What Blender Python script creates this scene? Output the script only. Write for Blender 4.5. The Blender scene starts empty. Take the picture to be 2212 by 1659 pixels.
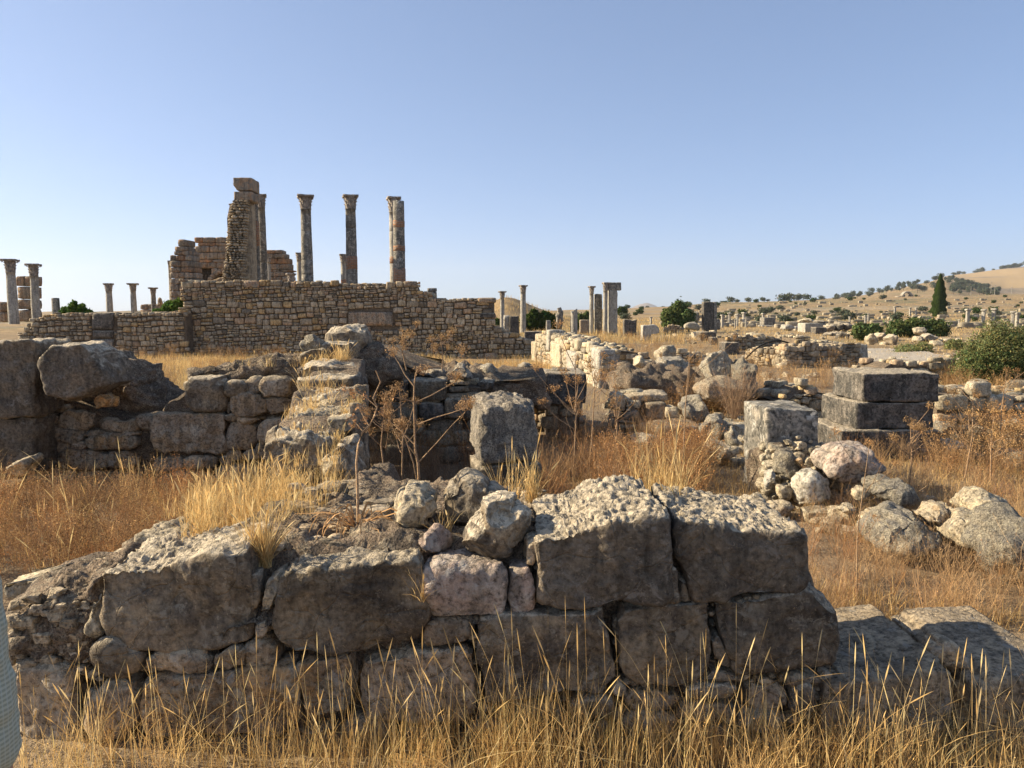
import bpy, math, random
import numpy as np
from mathutils import Vector
R = math.radians
sc = bpy.context.scene

# ------------------------------------------------------------------ camera, world, sun, exposure
FPX, CX, CY, HZ, EYE = 1580.0, 1106.0, 829.5, 677.0, 1.6     # focal length, centre and horizon in a 2212 px wide frame
PITCH = math.atan((CY - HZ) / FPX)
cam = bpy.data.cameras.new("camera")
cam.sensor_width = 36.0
cam.lens = 36.0 * FPX / 2212.0
cam.clip_start = 0.05
cam.clip_end = 30000
camo = bpy.data.objects.new("camera", cam)
sc.collection.objects.link(camo)
camo.location = (0, 0, EYE)
camo.rotation_euler = (math.pi / 2 - PITCH, 0, 0)
sc.camera = camo

SUN_EL, SUN_AZ = R(29), R(-82)      # azimuth from +Y, towards -X (left), a little behind the ruins
w = bpy.data.worlds.new("World")
sc.world = w
w.use_nodes = True
nt = w.node_tree
sky = nt.nodes.new("ShaderNodeTexSky")
sky.sky_type = 'NISHITA'
sky.sun_disc = False
sky.sun_elevation = SUN_EL
sky.sun_rotation = SUN_AZ
sky.altitude = 300
sky.air_density = 0.6
sky.dust_density = 0.8
sky.ozone_density = 6.0
gm = nt.nodes.new("ShaderNodeGamma")
gm.inputs[1].default_value = 0.65
nt.links.new(sky.outputs[0], gm.inputs[0])
tn = nt.nodes.new("ShaderNodeMix")
tn.data_type, tn.blend_type = 'RGBA', 'MULTIPLY'
tn.inputs[0].default_value = 1.0
nt.links.new(gm.outputs[0], tn.inputs[6])
tn.inputs[7].default_value = (1.10, 1.09, 1.12, 1)
nt.links.new(tn.outputs[2], nt.nodes["Background"].inputs[0])
nt.nodes["Background"].inputs[1].default_value = 0.135
sl = bpy.data.lights.new("sun", 'SUN')
sl.energy = 5.0
sl.angle = R(0.5)
sl.color = (1.0, 0.85, 0.62)
so = bpy.data.objects.new("sun", sl)
sc.collection.objects.link(so)
sd = Vector((math.sin(SUN_AZ) * math.cos(SUN_EL), math.cos(SUN_AZ) * math.cos(SUN_EL), math.sin(SUN_EL)))
so.rotation_euler = sd.to_track_quat('Z', 'Y').to_euler()
sc.view_settings.view_transform = 'Standard'
sc.view_settings.look = 'None'
sc.view_settings.exposure = 1.15
sc.view_settings.gamma = 1.0
sc.cycles.max_bounces = 5
sc.cycles.diffuse_bounces = 3
sc.cycles.transparent_max_bounces = 6
sc.cycles.use_denoising = True

# ------------------------------------------------------------------ helpers: projection, noise
cp, sp_ = math.cos(PITCH), math.sin(PITCH)

def ray(x, y):
    a, b = (x - CX) / FPX, (CY - y) / FPX
    return a, cp + b * sp_, b * cp - sp_

def P(x, y, Y):
    a, b, c = ray(x, y)
    t = Y / b
    return np.array((a * t, Y, EYE + c * t))

def G(x, y, z=0.0):
    a, b, c = ray(x, y)
    t = (z - EYE) / c
    return np.array((a * t, b * t, z))

_rt = np.random.RandomState(7).rand(65536).astype(np.float32) * 2 - 1

def vnoise(p):
    p = np.asarray(p, dtype=np.float64)
    i = np.floor(p).astype(np.int64)
    f = p - i
    f = f * f * (3 - 2 * f)
    out = np.zeros(len(p))
    for dx in (0, 1):
        wx = f[:, 0] if dx else 1 - f[:, 0]
        for dy in (0, 1):
            wy = f[:, 1] if dy else 1 - f[:, 1]
            for dz in (0, 1):
                wz = f[:, 2] if dz else 1 - f[:, 2]
                h = ((i[:, 0] + dx) * 73856093) ^ ((i[:, 1] + dy) * 19349663) ^ ((i[:, 2] + dz) * 83492791)
                h ^= (h >> 13)
                out += wx * wy * wz * _rt[(h * 2654435 >> 5) & 65535]
    return out

def fbm(p, s, o=4, gain=0.5):
    p = np.asarray(p) * s
    a, t = 1.0, 0
    for k in range(o):
        t = t + a * vnoise(p + 31.7 * k)
        a *= gain
        p = p * 2.03
    return t

def ridged(p, s, o=3):
    p = np.asarray(p) * s
    a, t = 1.0, 0
    for k in range(o):
        t = t + a * (1 - 2 * np.abs(vnoise(p + 17.3 * k)))
        a *= 0.55
        p = p * 2.1
    return t

def sstep(a, b, x):
    t = np.clip((np.asarray(x, float) - a) / (b - a), 0, 1)
    return t * t * (3 - 2 * t)

# ------------------------------------------------------------------ helpers: objects
OFF = {}

def tag(o, label, cat, group=None, kind=None):
    if label: o["label"] = label
    if cat: o["category"] = cat
    if group: o["group"] = group
    if kind or cat: o["kind"] = kind or "thing"
    return o

def empty(name, loc, label, cat, group=None):
    o = bpy.data.objects.new(name, None)
    sc.collection.objects.link(o)
    o.location = tuple(float(v) for v in loc)
    o.empty_display_size = 0.2
    OFF[o.name] = np.array(loc, float)
    return tag(o, label, cat, group)

def mk(name, V, F, mat, parent=None, tint=None, smooth=True, origin=None):
    """V world vertices, F (n,4) or (n,3) faces; the origin of a top-level mesh goes to its base"""
    V = np.asarray(V, dtype=np.float64)
    F = np.asarray(F, dtype=np.int32)
    if parent is not None:
        off = OFF[parent.name]
    elif origin is not None:
        off = np.array(origin, float)
    else:
        lo, hi = V.min(0), V.max(0)
        off = np.array(((lo[0] + hi[0]) / 2, (lo[1] + hi[1]) / 2, lo[2]))
    L = (V - off).astype(np.float32)
    me = bpy.data.meshes.new(name)
    k = F.shape[1]
    me.vertices.add(len(L))
    me.vertices.foreach_set("co", L.ravel())
    me.loops.add(F.size)
    me.loops.foreach_set("vertex_index", F.ravel())
    me.polygons.add(len(F))
    me.polygons.foreach_set("loop_start", np.arange(0, F.size, k, dtype=np.int32))
    me.polygons.foreach_set("loop_total", np.full(len(F), k, dtype=np.int32))
    me.polygons.foreach_set("use_smooth", np.full(len(F), smooth, dtype=bool))
    me.update(calc_edges=True)
    if tint is None and mat.get("tint"): tint = np.ones((len(L), 3))
    if tint is not None:
        at = me.color_attributes.new("tint", 'FLOAT_COLOR', 'POINT')
        t4 = np.ones((len(L), 4), dtype=np.float32)
        t4[:, :3] = tint
        at.data.foreach_set("color", t4.ravel())
    me.materials.append(mat)
    o = bpy.data.objects.new(name, me)
    sc.collection.objects.link(o)
    OFF[o.name] = off
    if parent is not None:
        o.parent = parent
    else:
        o.location = tuple(off)
    return o

def join(parts):
    Vs, Fs, Ts, n = [], [], [], 0
    for p in parts:
        Vs.append(p[0]); Fs.append(np.asarray(p[1]) + n); n += len(p[0])
        Ts.append(np.broadcast_to(p[2], (len(p[0]), 3)) if len(p) > 2 else np.ones((len(p[0]), 3)))
    return np.concatenate(Vs), np.concatenate(Fs), np.concatenate(Ts)

_bg = {}
def boxgrid(nx, ny, nz):
    key = (nx, ny, nz)
    if key in _bg: return _bg[key]
    V, F, n = [], [], 0
    for ax, (na, nb, nc) in enumerate(((ny, nz, nx), (nz, nx, ny), (nx, ny, nz))):
        for side in (0, nc):
            a, b = np.meshgrid(np.arange(na + 1), np.arange(nb + 1), indexing='ij')
            c = np.full_like(a, side)
            P3 = np.zeros((a.size, 3), int)
            P3[:, (ax + 1) % 3] = a.ravel(); P3[:, (ax + 2) % 3] = b.ravel(); P3[:, ax] = c.ravel()
            id_ = np.arange(a.size).reshape(a.shape) + n
            q = np.stack((id_[:-1, :-1], id_[1:, :-1], id_[1:, 1:], id_[:-1, 1:]), -1).reshape(-1, 4)
            if side == 0: q = q[:, ::-1]
            V.append(P3); F.append(q); n += a.size
    V = np.concatenate(V); F = np.concatenate(F)
    u, inv = np.unique(V, axis=0, return_inverse=True)
    F = inv.ravel()[F]
    u = u / np.array((nx, ny, nz)) * 2 - 1
    _bg[key] = (u, F)
    return u, F

def normals(V, F):
    d = np.cross(V[F[:, 2]] - V[F[:, 0]], V[F[:, 3]] - V[F[:, 1]])
    N = np.zeros_like(V)
    for k in range(4):
        for c in range(3):
            N[:, c] += np.bincount(F[:, k], d[:, c], len(V))
    return N / (np.linalg.norm(N, axis=1, keepdims=True) + 1e-12)

def rock_mesh(w, d, h, outline=None, cell=0.02, rnd=0.03, rough=0.012, pits=0.0, chips=6, cut=0.1, seed=0, fs=6.0, fine=0.0, scar=0.0):
    """half sizes w,d,h; outline: polygon (x,z) about the centre; returns verts about the centre"""
    rs = np.random.RandomState(seed)
    nx = int(np.clip(2 * w / cell, 4, 90)); ny = int(np.clip(2 * d / cell, 4, 60)); nz = int(np.clip(2 * h / cell, 4, 90))
    U, F = boxgrid(nx, ny, nz)
    hs = np.array((w, d, h))
    p = U * hs
    r = min(rnd, 0.95 * hs.min())
    q = np.clip(p, -(hs - r), hs - r)
    e = p - q
    ln = np.linalg.norm(e, axis=1, keepdims=True)
    p = q + np.where(ln > 1e-9, e / np.maximum(ln, 1e-9) * np.minimum(ln, r), 0)
    if outline is not None:
        o = np.asarray(outline, float)
        ang = np.linspace(-math.pi, math.pi, 721)
        dr = np.stack((np.cos(ang), np.sin(ang)), 1)
        t = np.full(721, 0.0)
        for a, b in zip(o, np.roll(o, -1, 0)):
            s = b - a
            den = dr[:, 0] * s[1] - dr[:, 1] * s[0]
            den = np.where(np.abs(den) < 1e-12, 1e-12, den)
            tt = (a[0] * s[1] - a[1] * s[0]) / den
            uu = (a[0] * dr[:, 1] - a[1] * dr[:, 0]) / den
            ok = (tt > 0) & (uu >= -1e-6) & (uu <= 1 + 1e-6)
            t = np.where(ok, np.maximum(t, tt), t)
        t = np.where(t <= 0, min(w, h), t)
        trect = 1 / np.maximum(np.maximum(np.abs(dr[:, 0]) / w, np.abs(dr[:, 1]) / h), 1e-9)
        a = np.arctan2(p[:, 2], p[:, 0])
        k = np.interp(a, ang, t / trect)
        p[:, 0] *= k; p[:, 2] *= k
    for k in range(chips):
        n = rs.normal(size=3) / (hs / hs.max()) ** 0.5
        n /= np.linalg.norm(n)
        s = p @ n
        ex = s.max()
        lim = ex - rs.rand() * cut * ex
        p -= np.maximum(s - lim, 0)[:, None] * n
    N = normals(p, F)
    sp = p + seed * 3.17
    p = p + N * (rough * fbm(sp, fs, 3))[:, None]
    if scar:
        q_ = fbm(sp, fs * 1.1, 3) * 2.6 + .5 * vnoise(sp * fs * 4)
        fl_ = np.floor(q_); fr_ = q_ - fl_
        st_ = fl_ + sstep(.72, 1.0, fr_)
        p = p + N * (scar * (st_ * .5 + .12 * q_))[:, None]
    if fine: p = p + N * (fine * fbm(sp, fs * 6, 2))[:, None]
    if pits:
        wgt = sstep(0.35, 0.8, N[:, 2])
        p[:, 2] += wgt * pits * (.5 * (ridged(sp * (1, 1, .3), 34, 4) - 0.6) + .3 * fbm(sp, 9, 2))
    return p, F

def block(name, poly, Y, D, mat, parent=None, seed=1, lean=0.0, grow=1.0, rot=0.0, dz=0.0, **kw):
    """block whose front face is traced in pixels on the plane Y; depth D metres behind it"""
    Wp = np.array([P(x, y, Y) for x, y in poly])
    x0, x1, z0, z1 = Wp[:, 0].min(), Wp[:, 0].max(), Wp[:, 2].min(), Wp[:, 2].max()
    cx, cz = (x0 + x1) / 2, (z0 + z1) / 2
    ol = (Wp[:, (0, 2)] - (cx, cz)) * grow
    V, F = rock_mesh((x1 - x0) / 2, D / 2, (z1 - z0) / 2, ol, seed=seed, **kw)
    V[:, 2] += lean * (V[:, 1] + D / 2)
    if rot:
        c, s = math.cos(rot), math.sin(rot)
        x, y = V[:, 0].copy(), V[:, 1] + D / 2
        V[:, 0] = c * x - s * y; V[:, 1] = s * x + c * y - D / 2
    V += (cx, Y + D / 2, cz + dz)
    if name is None: return V, F
    return mk(name, V, F, mat, parent)

def rect(x0, y0, x1, y1):
    return [(x0, y0), (x1, y0), (x1, y1), (x0, y1)]

def oval(x0, y0, x1, y1, seed=0, n=11, j=0.12, pw=3.2):
    rs = random.Random(seed)
    cx, cy, a, b = (x0 + x1) / 2, (y0 + y1) / 2, (x1 - x0) / 2, (y1 - y0) / 2
    out = []
    for k in range(n):
        t = 2 * math.pi * (k + rs.uniform(-.3, .3)) / n
        c, s = math.cos(t), math.sin(t)
        m = (abs(c) ** pw + abs(s) ** pw) ** (-1 / pw) * (1 + rs.uniform(-j, j * .4))
        out.append((cx + a * c * m, cy - b * s * m))
    return out

def tube(pts, rad, seg=6):
    pts = np.asarray(pts, float)
    n = len(pts)
    rad = np.broadcast_to(rad, (n,))
    T = np.gradient(pts, axis=0)
    T /= np.linalg.norm(T, axis=1, keepdims=True) + 1e-9
    ref = np.where(np.abs(T[:, 2:3]) > 0.9, np.array([[1., 0, 0]]), np.array([[0, 0, 1.]]))
    A = np.cross(T, ref); A /= np.linalg.norm(A, axis=1, keepdims=True) + 1e-9
    B = np.cross(T, A)
    a = np.arange(seg) * 2 * math.pi / seg
    V = (pts[:, None] + rad[:, None, None] * (np.cos(a)[None, :, None] * A[:, None] + np.sin(a)[None, :, None] * B[:, None])).reshape(-1, 3)
    F = []
    for i in range(n - 1):
        for j in range(seg):
            F.append((i * seg + j, i * seg + (j + 1) % seg, (i + 1) * seg + (j + 1) % seg, (i + 1) * seg + j))
    c0, c1 = len(V), len(V) + 1
    V = np.concatenate((V, pts[:1], pts[-1:]))
    for j in range(seg):
        F.append((c0, (j + 1) % seg, j, j)); F.append((c1, (n - 1) * seg + j, (n - 1) * seg + (j + 1) % seg, (n - 1) * seg + (j + 1) % seg))
    F = np.array(F)
    F = F[:len(F) - 2 * seg]        # open ends; closed by a small taper where it matters
    return V[:-2], F

def lathe(prof, seg=28):
    """prof list of (r,z)"""
    prof = np.asarray(prof, float)
    a = np.arange(seg) * 2 * math.pi / seg
    V = np.stack((prof[:, 0:1] * np.cos(a), prof[:, 0:1] * np.sin(a), np.broadcast_to(prof[:, 1:2], (len(prof), seg))), -1).reshape(-1, 3)
    i, j = np.meshgrid(np.arange(len(prof) - 1), np.arange(seg), indexing='ij')
    F = np.stack((i * seg + j, i * seg + (j + 1) % seg, (i + 1) * seg + (j + 1) % seg, (i + 1) * seg + j), -1).reshape(-1, 4)
    return V, F

# ------------------------------------------------------------------ materials
class M:
    def __init__(s, name):
        s.m = bpy.data.materials.new(name)
        s.m.use_nodes = True
        s.t = s.m.node_tree
        s.b = s.t.nodes["Principled BSDF"]
        s.b.inputs["Roughness"].default_value = 0.9
        s.b.inputs["Specular IOR Level"].default_value = 0.25
        s.pos = s.n("ShaderNodeNewGeometry").outputs["Position"]
    def n(s, typ, ins=None, **kw):
        nd = s.t.nodes.new(typ)
        for k, v in kw.items(): setattr(nd, k, v)
        for k, v in (ins or {}).items(): s.set(nd, k, v)
        return nd
    def set(s, nd, k, v):
        i = nd.inputs[k]
        if isinstance(v, bpy.types.NodeSocket): s.t.links.new(v, i)
        else:
            if isinstance(v, tuple) and len(v) == 3 and i.type == 'RGBA': v = v + (1,)
            i.default_value = v
    def noise(s, scale, detail=4, rough=0.55, dist=0.0, vec=None):
        return s.n("ShaderNodeTexNoise", {"Vector": vec or s.pos, "Scale": scale, "Detail": detail, "Roughness": rough, "Distortion": dist}).outputs[0]
    def ramp(s, fac, stops):
        r = s.n("ShaderNodeValToRGB", {"Fac": fac})
        e = r.color_ramp.elements
        while len(e) < len(stops): e.new(0.5)
        for el, (p, c) in zip(e, stops):
            el.position = p
            el.color = (c, c, c, 1) if not isinstance(c, tuple) else c + (1,)
        return r.outputs[0]
    def mix(s, a, b, fac, mode='MIX'):
        m = s.n("ShaderNodeMix", data_type='RGBA', blend_type=mode)
        s.set(m, 0, fac); s.set(m, 6, a); s.set(m, 7, b)
        return m.outputs[2]
    def math(s, op, a, b=0.0, c=0.0):
        m = s.n("ShaderNodeMath", operation=op)
        s.set(m, 0, a); s.set(m, 1, b)
        if op in ('MULTIPLY_ADD',): s.set(m, 2, c)
        return m.outputs[0]
    def bump(s, h, dist, strength=1.0, normal=None):
        ins = {"Height": h, "Distance": dist, "Strength": strength}
        if normal: ins["Normal"] = normal
        return s.n("ShaderNodeBump", ins).outputs[0]

def stone_mat(name, c1, c2, c3, s=1.0, bd=0.012, tint=False, dark=0.5, crack=True, lichen=0.0, c_l=(0.5, 0.48, 0.42), rand=0.25, topc=None):
    m = M(name)
    m.m["tint"] = bool(tint)
    big = m.noise(2.6 * s, 6, .62, .9)
    col = m.mix(c1, c2, m.ramp(big, [(0.44, 0.0), (0.55, 1.0)]))
    med = m.noise(7 * s, 6, .65, .8)
    col = m.mix(col, c3, m.ramp(med, [(0.50, 0.0), (0.57, 0.95)]))
    fine = m.noise(45 * s, 5, .7)
    col = m.mix(col, m.ramp(fine, [(0.36, dark * .7), (0.49, 1.0), (0.62, 1.35)]), 1.0, 'MULTIPLY')
    col = m.mix(col, tuple(min(1., 1.9 * v) for v in c1), m.ramp(m.noise(60 * s, 4, .8, .5), [(.60, 0.), (.65, .6)]))
    streak = m.noise(1.0, 5, .6, .3, vec=m.n("ShaderNodeMapping", {"Vector": m.pos, "Scale": (14 * s, 14 * s, 2.5 * s)}).outputs[0])
    col = m.mix(col, m.ramp(streak, [(0.41, .62), (0.55, 1.12)]), 0.8, 'MULTIPLY')
    if lichen:
        lf = m.noise(13 * s, 7, .72, .4)
        col = m.mix(col, c_l, m.ramp(lf, [(0.58 - .04 * lichen, 0.0), (0.62, 0.8)]))
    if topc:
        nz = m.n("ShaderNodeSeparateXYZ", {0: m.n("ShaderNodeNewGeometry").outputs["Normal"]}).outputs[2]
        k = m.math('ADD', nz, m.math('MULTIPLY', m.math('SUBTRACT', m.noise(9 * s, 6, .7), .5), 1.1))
        sunlit_crust = m.mix(topc, tuple(.42 * v for v in topc), m.ramp(m.noise(34 * s, 6, .8), [(.45, 1.), (.53, 0.)]))
        col = m.mix(col, sunlit_crust, m.ramp(k, [(.45, 0.), (.75, .9)]))  # pale weathered crust that also paints sunlight into the colour of upward faces
    if tint:
        a = m.n("ShaderNodeVertexColor", layer_name="tint").outputs[0]
        col = m.mix(col, a, 1.0, 'MULTIPLY')
    elif rand:
        oi = m.n("ShaderNodeObjectInfo").outputs["Random"]
        col = m.mix(col, m.ramp(oi, [(0.0, 1 - rand), (1.0, 1 + rand)]), 1.0, 'MULTIPLY')
    m.set(m.b, "Base Color", col)
    h = m.math('ADD', m.math('MULTIPLY', med, 1.0), m.math('MULTIPLY', fine, 0.45))
    vf = m.noise(170 * s, 3, .6)
    h = m.math('ADD', h, m.math('MULTIPLY', vf, 0.13))
    if crack:
        vo = m.n("ShaderNodeTexVoronoi", {"Vector": m.n("ShaderNodeMixRGB", {0: 0.12, 1: m.pos, 2: m.n("ShaderNodeTexNoise", {"Vector": m.pos, "Scale": 6 * s}).outputs[1]}).outputs[0], "Scale": 4.5 * s}, feature='DISTANCE_TO_EDGE').outputs[0]
        h = m.math('ADD', h, m.math('MULTIPLY', m.ramp(vo, [(0.0, 0.0), (0.018, 1.0)]), 0.16))
    m.set(m.b, "Normal", m.bump(h, bd * 2.8))
    return m.m

GREY = (0.29, 0.225, 0.145); GREYD = (0.135, 0.112, 0.085); TAN = (0.36, 0.285, 0.185); BUFF = (0.42, 0.36, 0.26)
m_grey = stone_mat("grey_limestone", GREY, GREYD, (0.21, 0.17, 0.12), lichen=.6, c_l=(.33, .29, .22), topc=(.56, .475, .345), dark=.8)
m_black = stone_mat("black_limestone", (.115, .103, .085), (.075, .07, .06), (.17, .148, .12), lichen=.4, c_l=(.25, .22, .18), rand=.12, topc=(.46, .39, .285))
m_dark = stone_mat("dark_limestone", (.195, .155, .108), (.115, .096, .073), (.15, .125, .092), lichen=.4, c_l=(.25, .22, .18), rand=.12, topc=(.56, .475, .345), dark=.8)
m_pale = stone_mat("pale_limestone", (.45, .37, .245), (.31, .265, .19), (.52, .43, .29), lichen=.5, c_l=(.26, .24, .2), rand=.12, crack=False)
m_slab = stone_mat('grey_slab', (.28, .22, .145), (.20, .16, .11), (.34, .27, .18), lichen=.3, c_l=(.3, .27, .22), rand=.05)
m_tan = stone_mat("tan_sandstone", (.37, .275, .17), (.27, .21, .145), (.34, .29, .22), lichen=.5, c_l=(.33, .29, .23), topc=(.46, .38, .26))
m_brown = stone_mat("brown_sandstone", (.34, .225, .115), (.25, .185, .12), (.30, .26, .19), lichen=.3, c_l=(.3, .28, .24), rand=.1)
m_pink = stone_mat("pinkish_stone", (.36, .27, .21), (.27, .225, .18), (.38, .32, .26), crack=False, lichen=.6, c_l=(.46, .42, .36), rand=.1)
m_orange = stone_mat("orange_stone", (.48, .27, .10), (.36, .23, .12), (.42, .32, .2), crack=False, rand=.05)
m_cong = stone_mat("conglomerate", (.42, .36, .26), (.30, .27, .22), (.5, .44, .32), s=2.6, bd=.02, dark=.25, crack=False, lichen=.9, c_l=(.2, .19, .17))
m_rub = stone_mat("rubble_masonry", (.44, .34, .215), (.34, .275, .185), (.46, .38, .27), tint=True, s=1.3, crack=False)
m_rubp = stone_mat("pale_rubble_masonry", (.45, .37, .25), (.36, .31, .22), (.50, .43, .31), tint=True, s=1.3, crack=False)
m_col = stone_mat("column_stone", (.19, .175, .145), (.125, .118, .10), (.30, .265, .21), s=.6, crack=False, bd=.008, lichen=.3, rand=.1)
m_colp = stone_mat("pale_column_stone", (.37, .34, .28), (.30, .28, .24), (.42, .38, .3), s=.8, crack=False, bd=.008, rand=.1)
m_cap = stone_mat("capital_stone", (.42, .36, .29), (.32, .27, .22), (.22, .19, .16), s=1.2, crack=False, rand=.1)
m_farstone = stone_mat("weathered_ashlar", (.33, .26, .18), (.25, .21, .16), (.38, .25, .15), s=.55, tint=True, crack=False, bd=.02)

def brick_mat():
    m = M("brick_band")
    x = m.n("ShaderNodeSeparateXYZ", {0: m.pos})
    v = m.n("ShaderNodeCombineXYZ", {0: m.math('ADD', x.outputs[0], x.outputs[1]), 1: x.outputs[2]}).outputs[0]
    b = m.n("ShaderNodeTexBrick", {"Vector": v, "Color1": (.42, .20, .10), "Color2": (.34, .19, .11), "Mortar": (.30, .25, .19), "Scale": 1.0, "Mortar Size": .012, "Brick Width": .24, "Row Height": .09})
    m.set(m.b, "Base Color", m.mix(b.outputs[0], m.ramp(m.noise(12, 4), [(.3, .6), (.7, 1.2)]), 1.0, 'MULTIPLY'))
    m.set(m.b, "Normal", m.bump(m.math('MULTIPLY', b.outputs[1], -1.0), .03))
    return m.m
m_brick = brick_mat()

def earth_mat(name, c1, c2, c3, bd=.03, s=1.0):
    m = M(name)
    a = m.noise(3 * s, 6, .65); b = m.noise(22 * s, 5, .7); c = m.noise(90 * s, 3, .7)
    col = m.mix(c1, c2, m.ramp(a, [(.44, 0.), (.56, 1.)]))
    col = m.mix(col, c3, m.ramp(b, [(.52, 0.), (.60, .85)]))
    col = m.mix(col, m.ramp(c, [(.38, .4), (.58, 1.25)]), 1.0, 'MULTIPLY')
    m.set(m.b, "Base Color", col)
    m.set(m.b, "Normal", m.bump(m.math('ADD', b, m.math('MULTIPLY', c, .5)), bd * 1.6))
    return m.m
m_earth = earth_mat("packed_earth", (.27, .20, .135), (.18, .14, .10), (.40, .33, .23))
m_core = earth_mat("mortar_core", (.22, .165, .11), (.15, .118, .085), (.28, .22, .15))

def plant_mat(name, col, trans=.35, jitter=.35, tint=True):
    m = M(name)
    t = m.t
    c = m.n("ShaderNodeVertexColor", layer_name="tint").outputs[0] if tint else None
    base = m.mix(col, c, 1.0, 'MULTIPLY') if tint else m.mix(col, (1., 1., 1.), 0.0)
    d = m.n("ShaderNodeBsdfDiffuse", {0: base}); tr = m.n("ShaderNodeBsdfTranslucent", {0: base})
    mx = m.n("ShaderNodeMixShader", {0: trans, 1: d.outputs[0], 2: tr.outputs[0]})
    t.links.new(mx.outputs[0], t.nodes["Material Output"].inputs[0])
    return m.m
m_straw = plant_mat("straw_grass", (.74, .56, .28), .35)
m_weed = plant_mat("dry_weed", (.375, .285, .185), .25)
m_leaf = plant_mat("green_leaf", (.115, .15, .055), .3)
m_olive = plant_mat("olive_leaf", (.10, .115, .075), .2)
m_bark = earth_mat("bark", (.16, .12, .09), (.10, .08, .06), (.22, .18, .14), s=2)

# ------------------------------------------------------------------ ground
def ucol(x, y):
    return CX + FPX * x / np.maximum(y, 1e-3)

def H(x, y):
    x = np.asarray(x, float); y = np.asarray(y, float)
    u = np.where(y > 1, ucol(x, y), np.where(x > 0, 4000, -2000))
    p = np.stack((x, y, np.zeros_like(x)), -1).reshape(-1, 3)
    amp = 0.05 * sstep(3, 8, y) + 0.02
    z = (amp.ravel() * fbm(p, 0.7, 3)).reshape(x.shape)
    z = z + (0.35 * sstep(40, 160, y).ravel() * fbm(p, 0.03, 3)).reshape(x.shape)
    # podium of the temple and the raised ground left of it
    z = z + 2.2 * sstep(30.0, 32.0, y) * (1 - sstep(52, 60, y)) * sstep(-15.5, -14, x) * (1 - sstep(-6.5, -5.5, x))
    z = z + 0.5 * sstep(26.6, 28.5, y) * (1 - sstep(-15.5, -14, x)) * (1 - sstep(70, 90, y))
    # grassy mound beyond the right end of the temple wall
    z = z + 2.9 * np.exp(-(((u - 1085) / 60) ** 2)) * np.exp(-(((y - 95) / 16) ** 2))
    z = z + 1.7 * np.exp(-(((u - 1160) / 75) ** 2)) * np.exp(-(((y - 100) / 16) ** 2))
    # far slopes, by the skyline they make
    bump = (fbm(p, 0.012, 4)).reshape(x.shape)
    za = 1.6 + np.interp(u, [-500, 1000, 1340, 1440, 1560, 1700, 1900, 2212, 3500], [-2, -2, 9, 11, 20, 24, 28, 36, 60]) / FPX * 480
    zc = 1.6 + np.interp(u, [-500, 1300, 1700, 1814, 1865, 1960, 2035, 2110, 2160, 2212, 3500], [-2, 0, 24, 33, 38, 55, 68, 48, 36, 34, 60]) / FPX * 950
    zb = 1.6 + np.interp(u, [-500, 1300, 1800, 1950, 2035, 2118, 2212, 2600, 3500], [-8, -6, 10, 46, 74, 87, 101, 150, 230]) / FPX * 1500
    ga = sstep(110, 480, y) ** 1.1
    zz = z * (1 - sstep(150, 300, y)) + za * ga + bump * 1.2 * ga
    zz = zz + (zc - za) * sstep(520, 950, y) + (zb - zc) * sstep(960, 1500, y) + 2.5 * bump * sstep(520, 950, y)
    zz = zz * (1 - sstep(1650, 2600, y)) - 8 * sstep(1650, 2600, y)
    # lane in the middle distance stays flat
    return zz

th = np.concatenate((np.linspace(-180, -42, 70), np.linspace(-41.5, 41.5, 520), np.linspace(42, 180, 70)[:-1]))
rr = np.concatenate(([0.02], np.geomspace(0.5, 26, 150), np.geomspace(26.2, 40, 40), np.geomspace(40.5, 6500, 190)))
TH, RR = np.meshgrid(np.radians(th), rr)
gx, gy = RR * np.sin(TH), RR * np.cos(TH)
gz = H(gx, gy)
gV = np.stack((gx, gy, gz), -1).reshape(-1, 3)
nr, nc = TH.shape
i, j = np.meshgrid(np.arange(nr - 1), np.arange(nc), indexing='ij')
gF = np.stack((i * nc + j, (i + 1) * nc + j, (i + 1) * nc + (j + 1) % nc, i * nc + (j + 1) % nc), -1).reshape(-1, 4)[:, ::-1]

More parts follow.
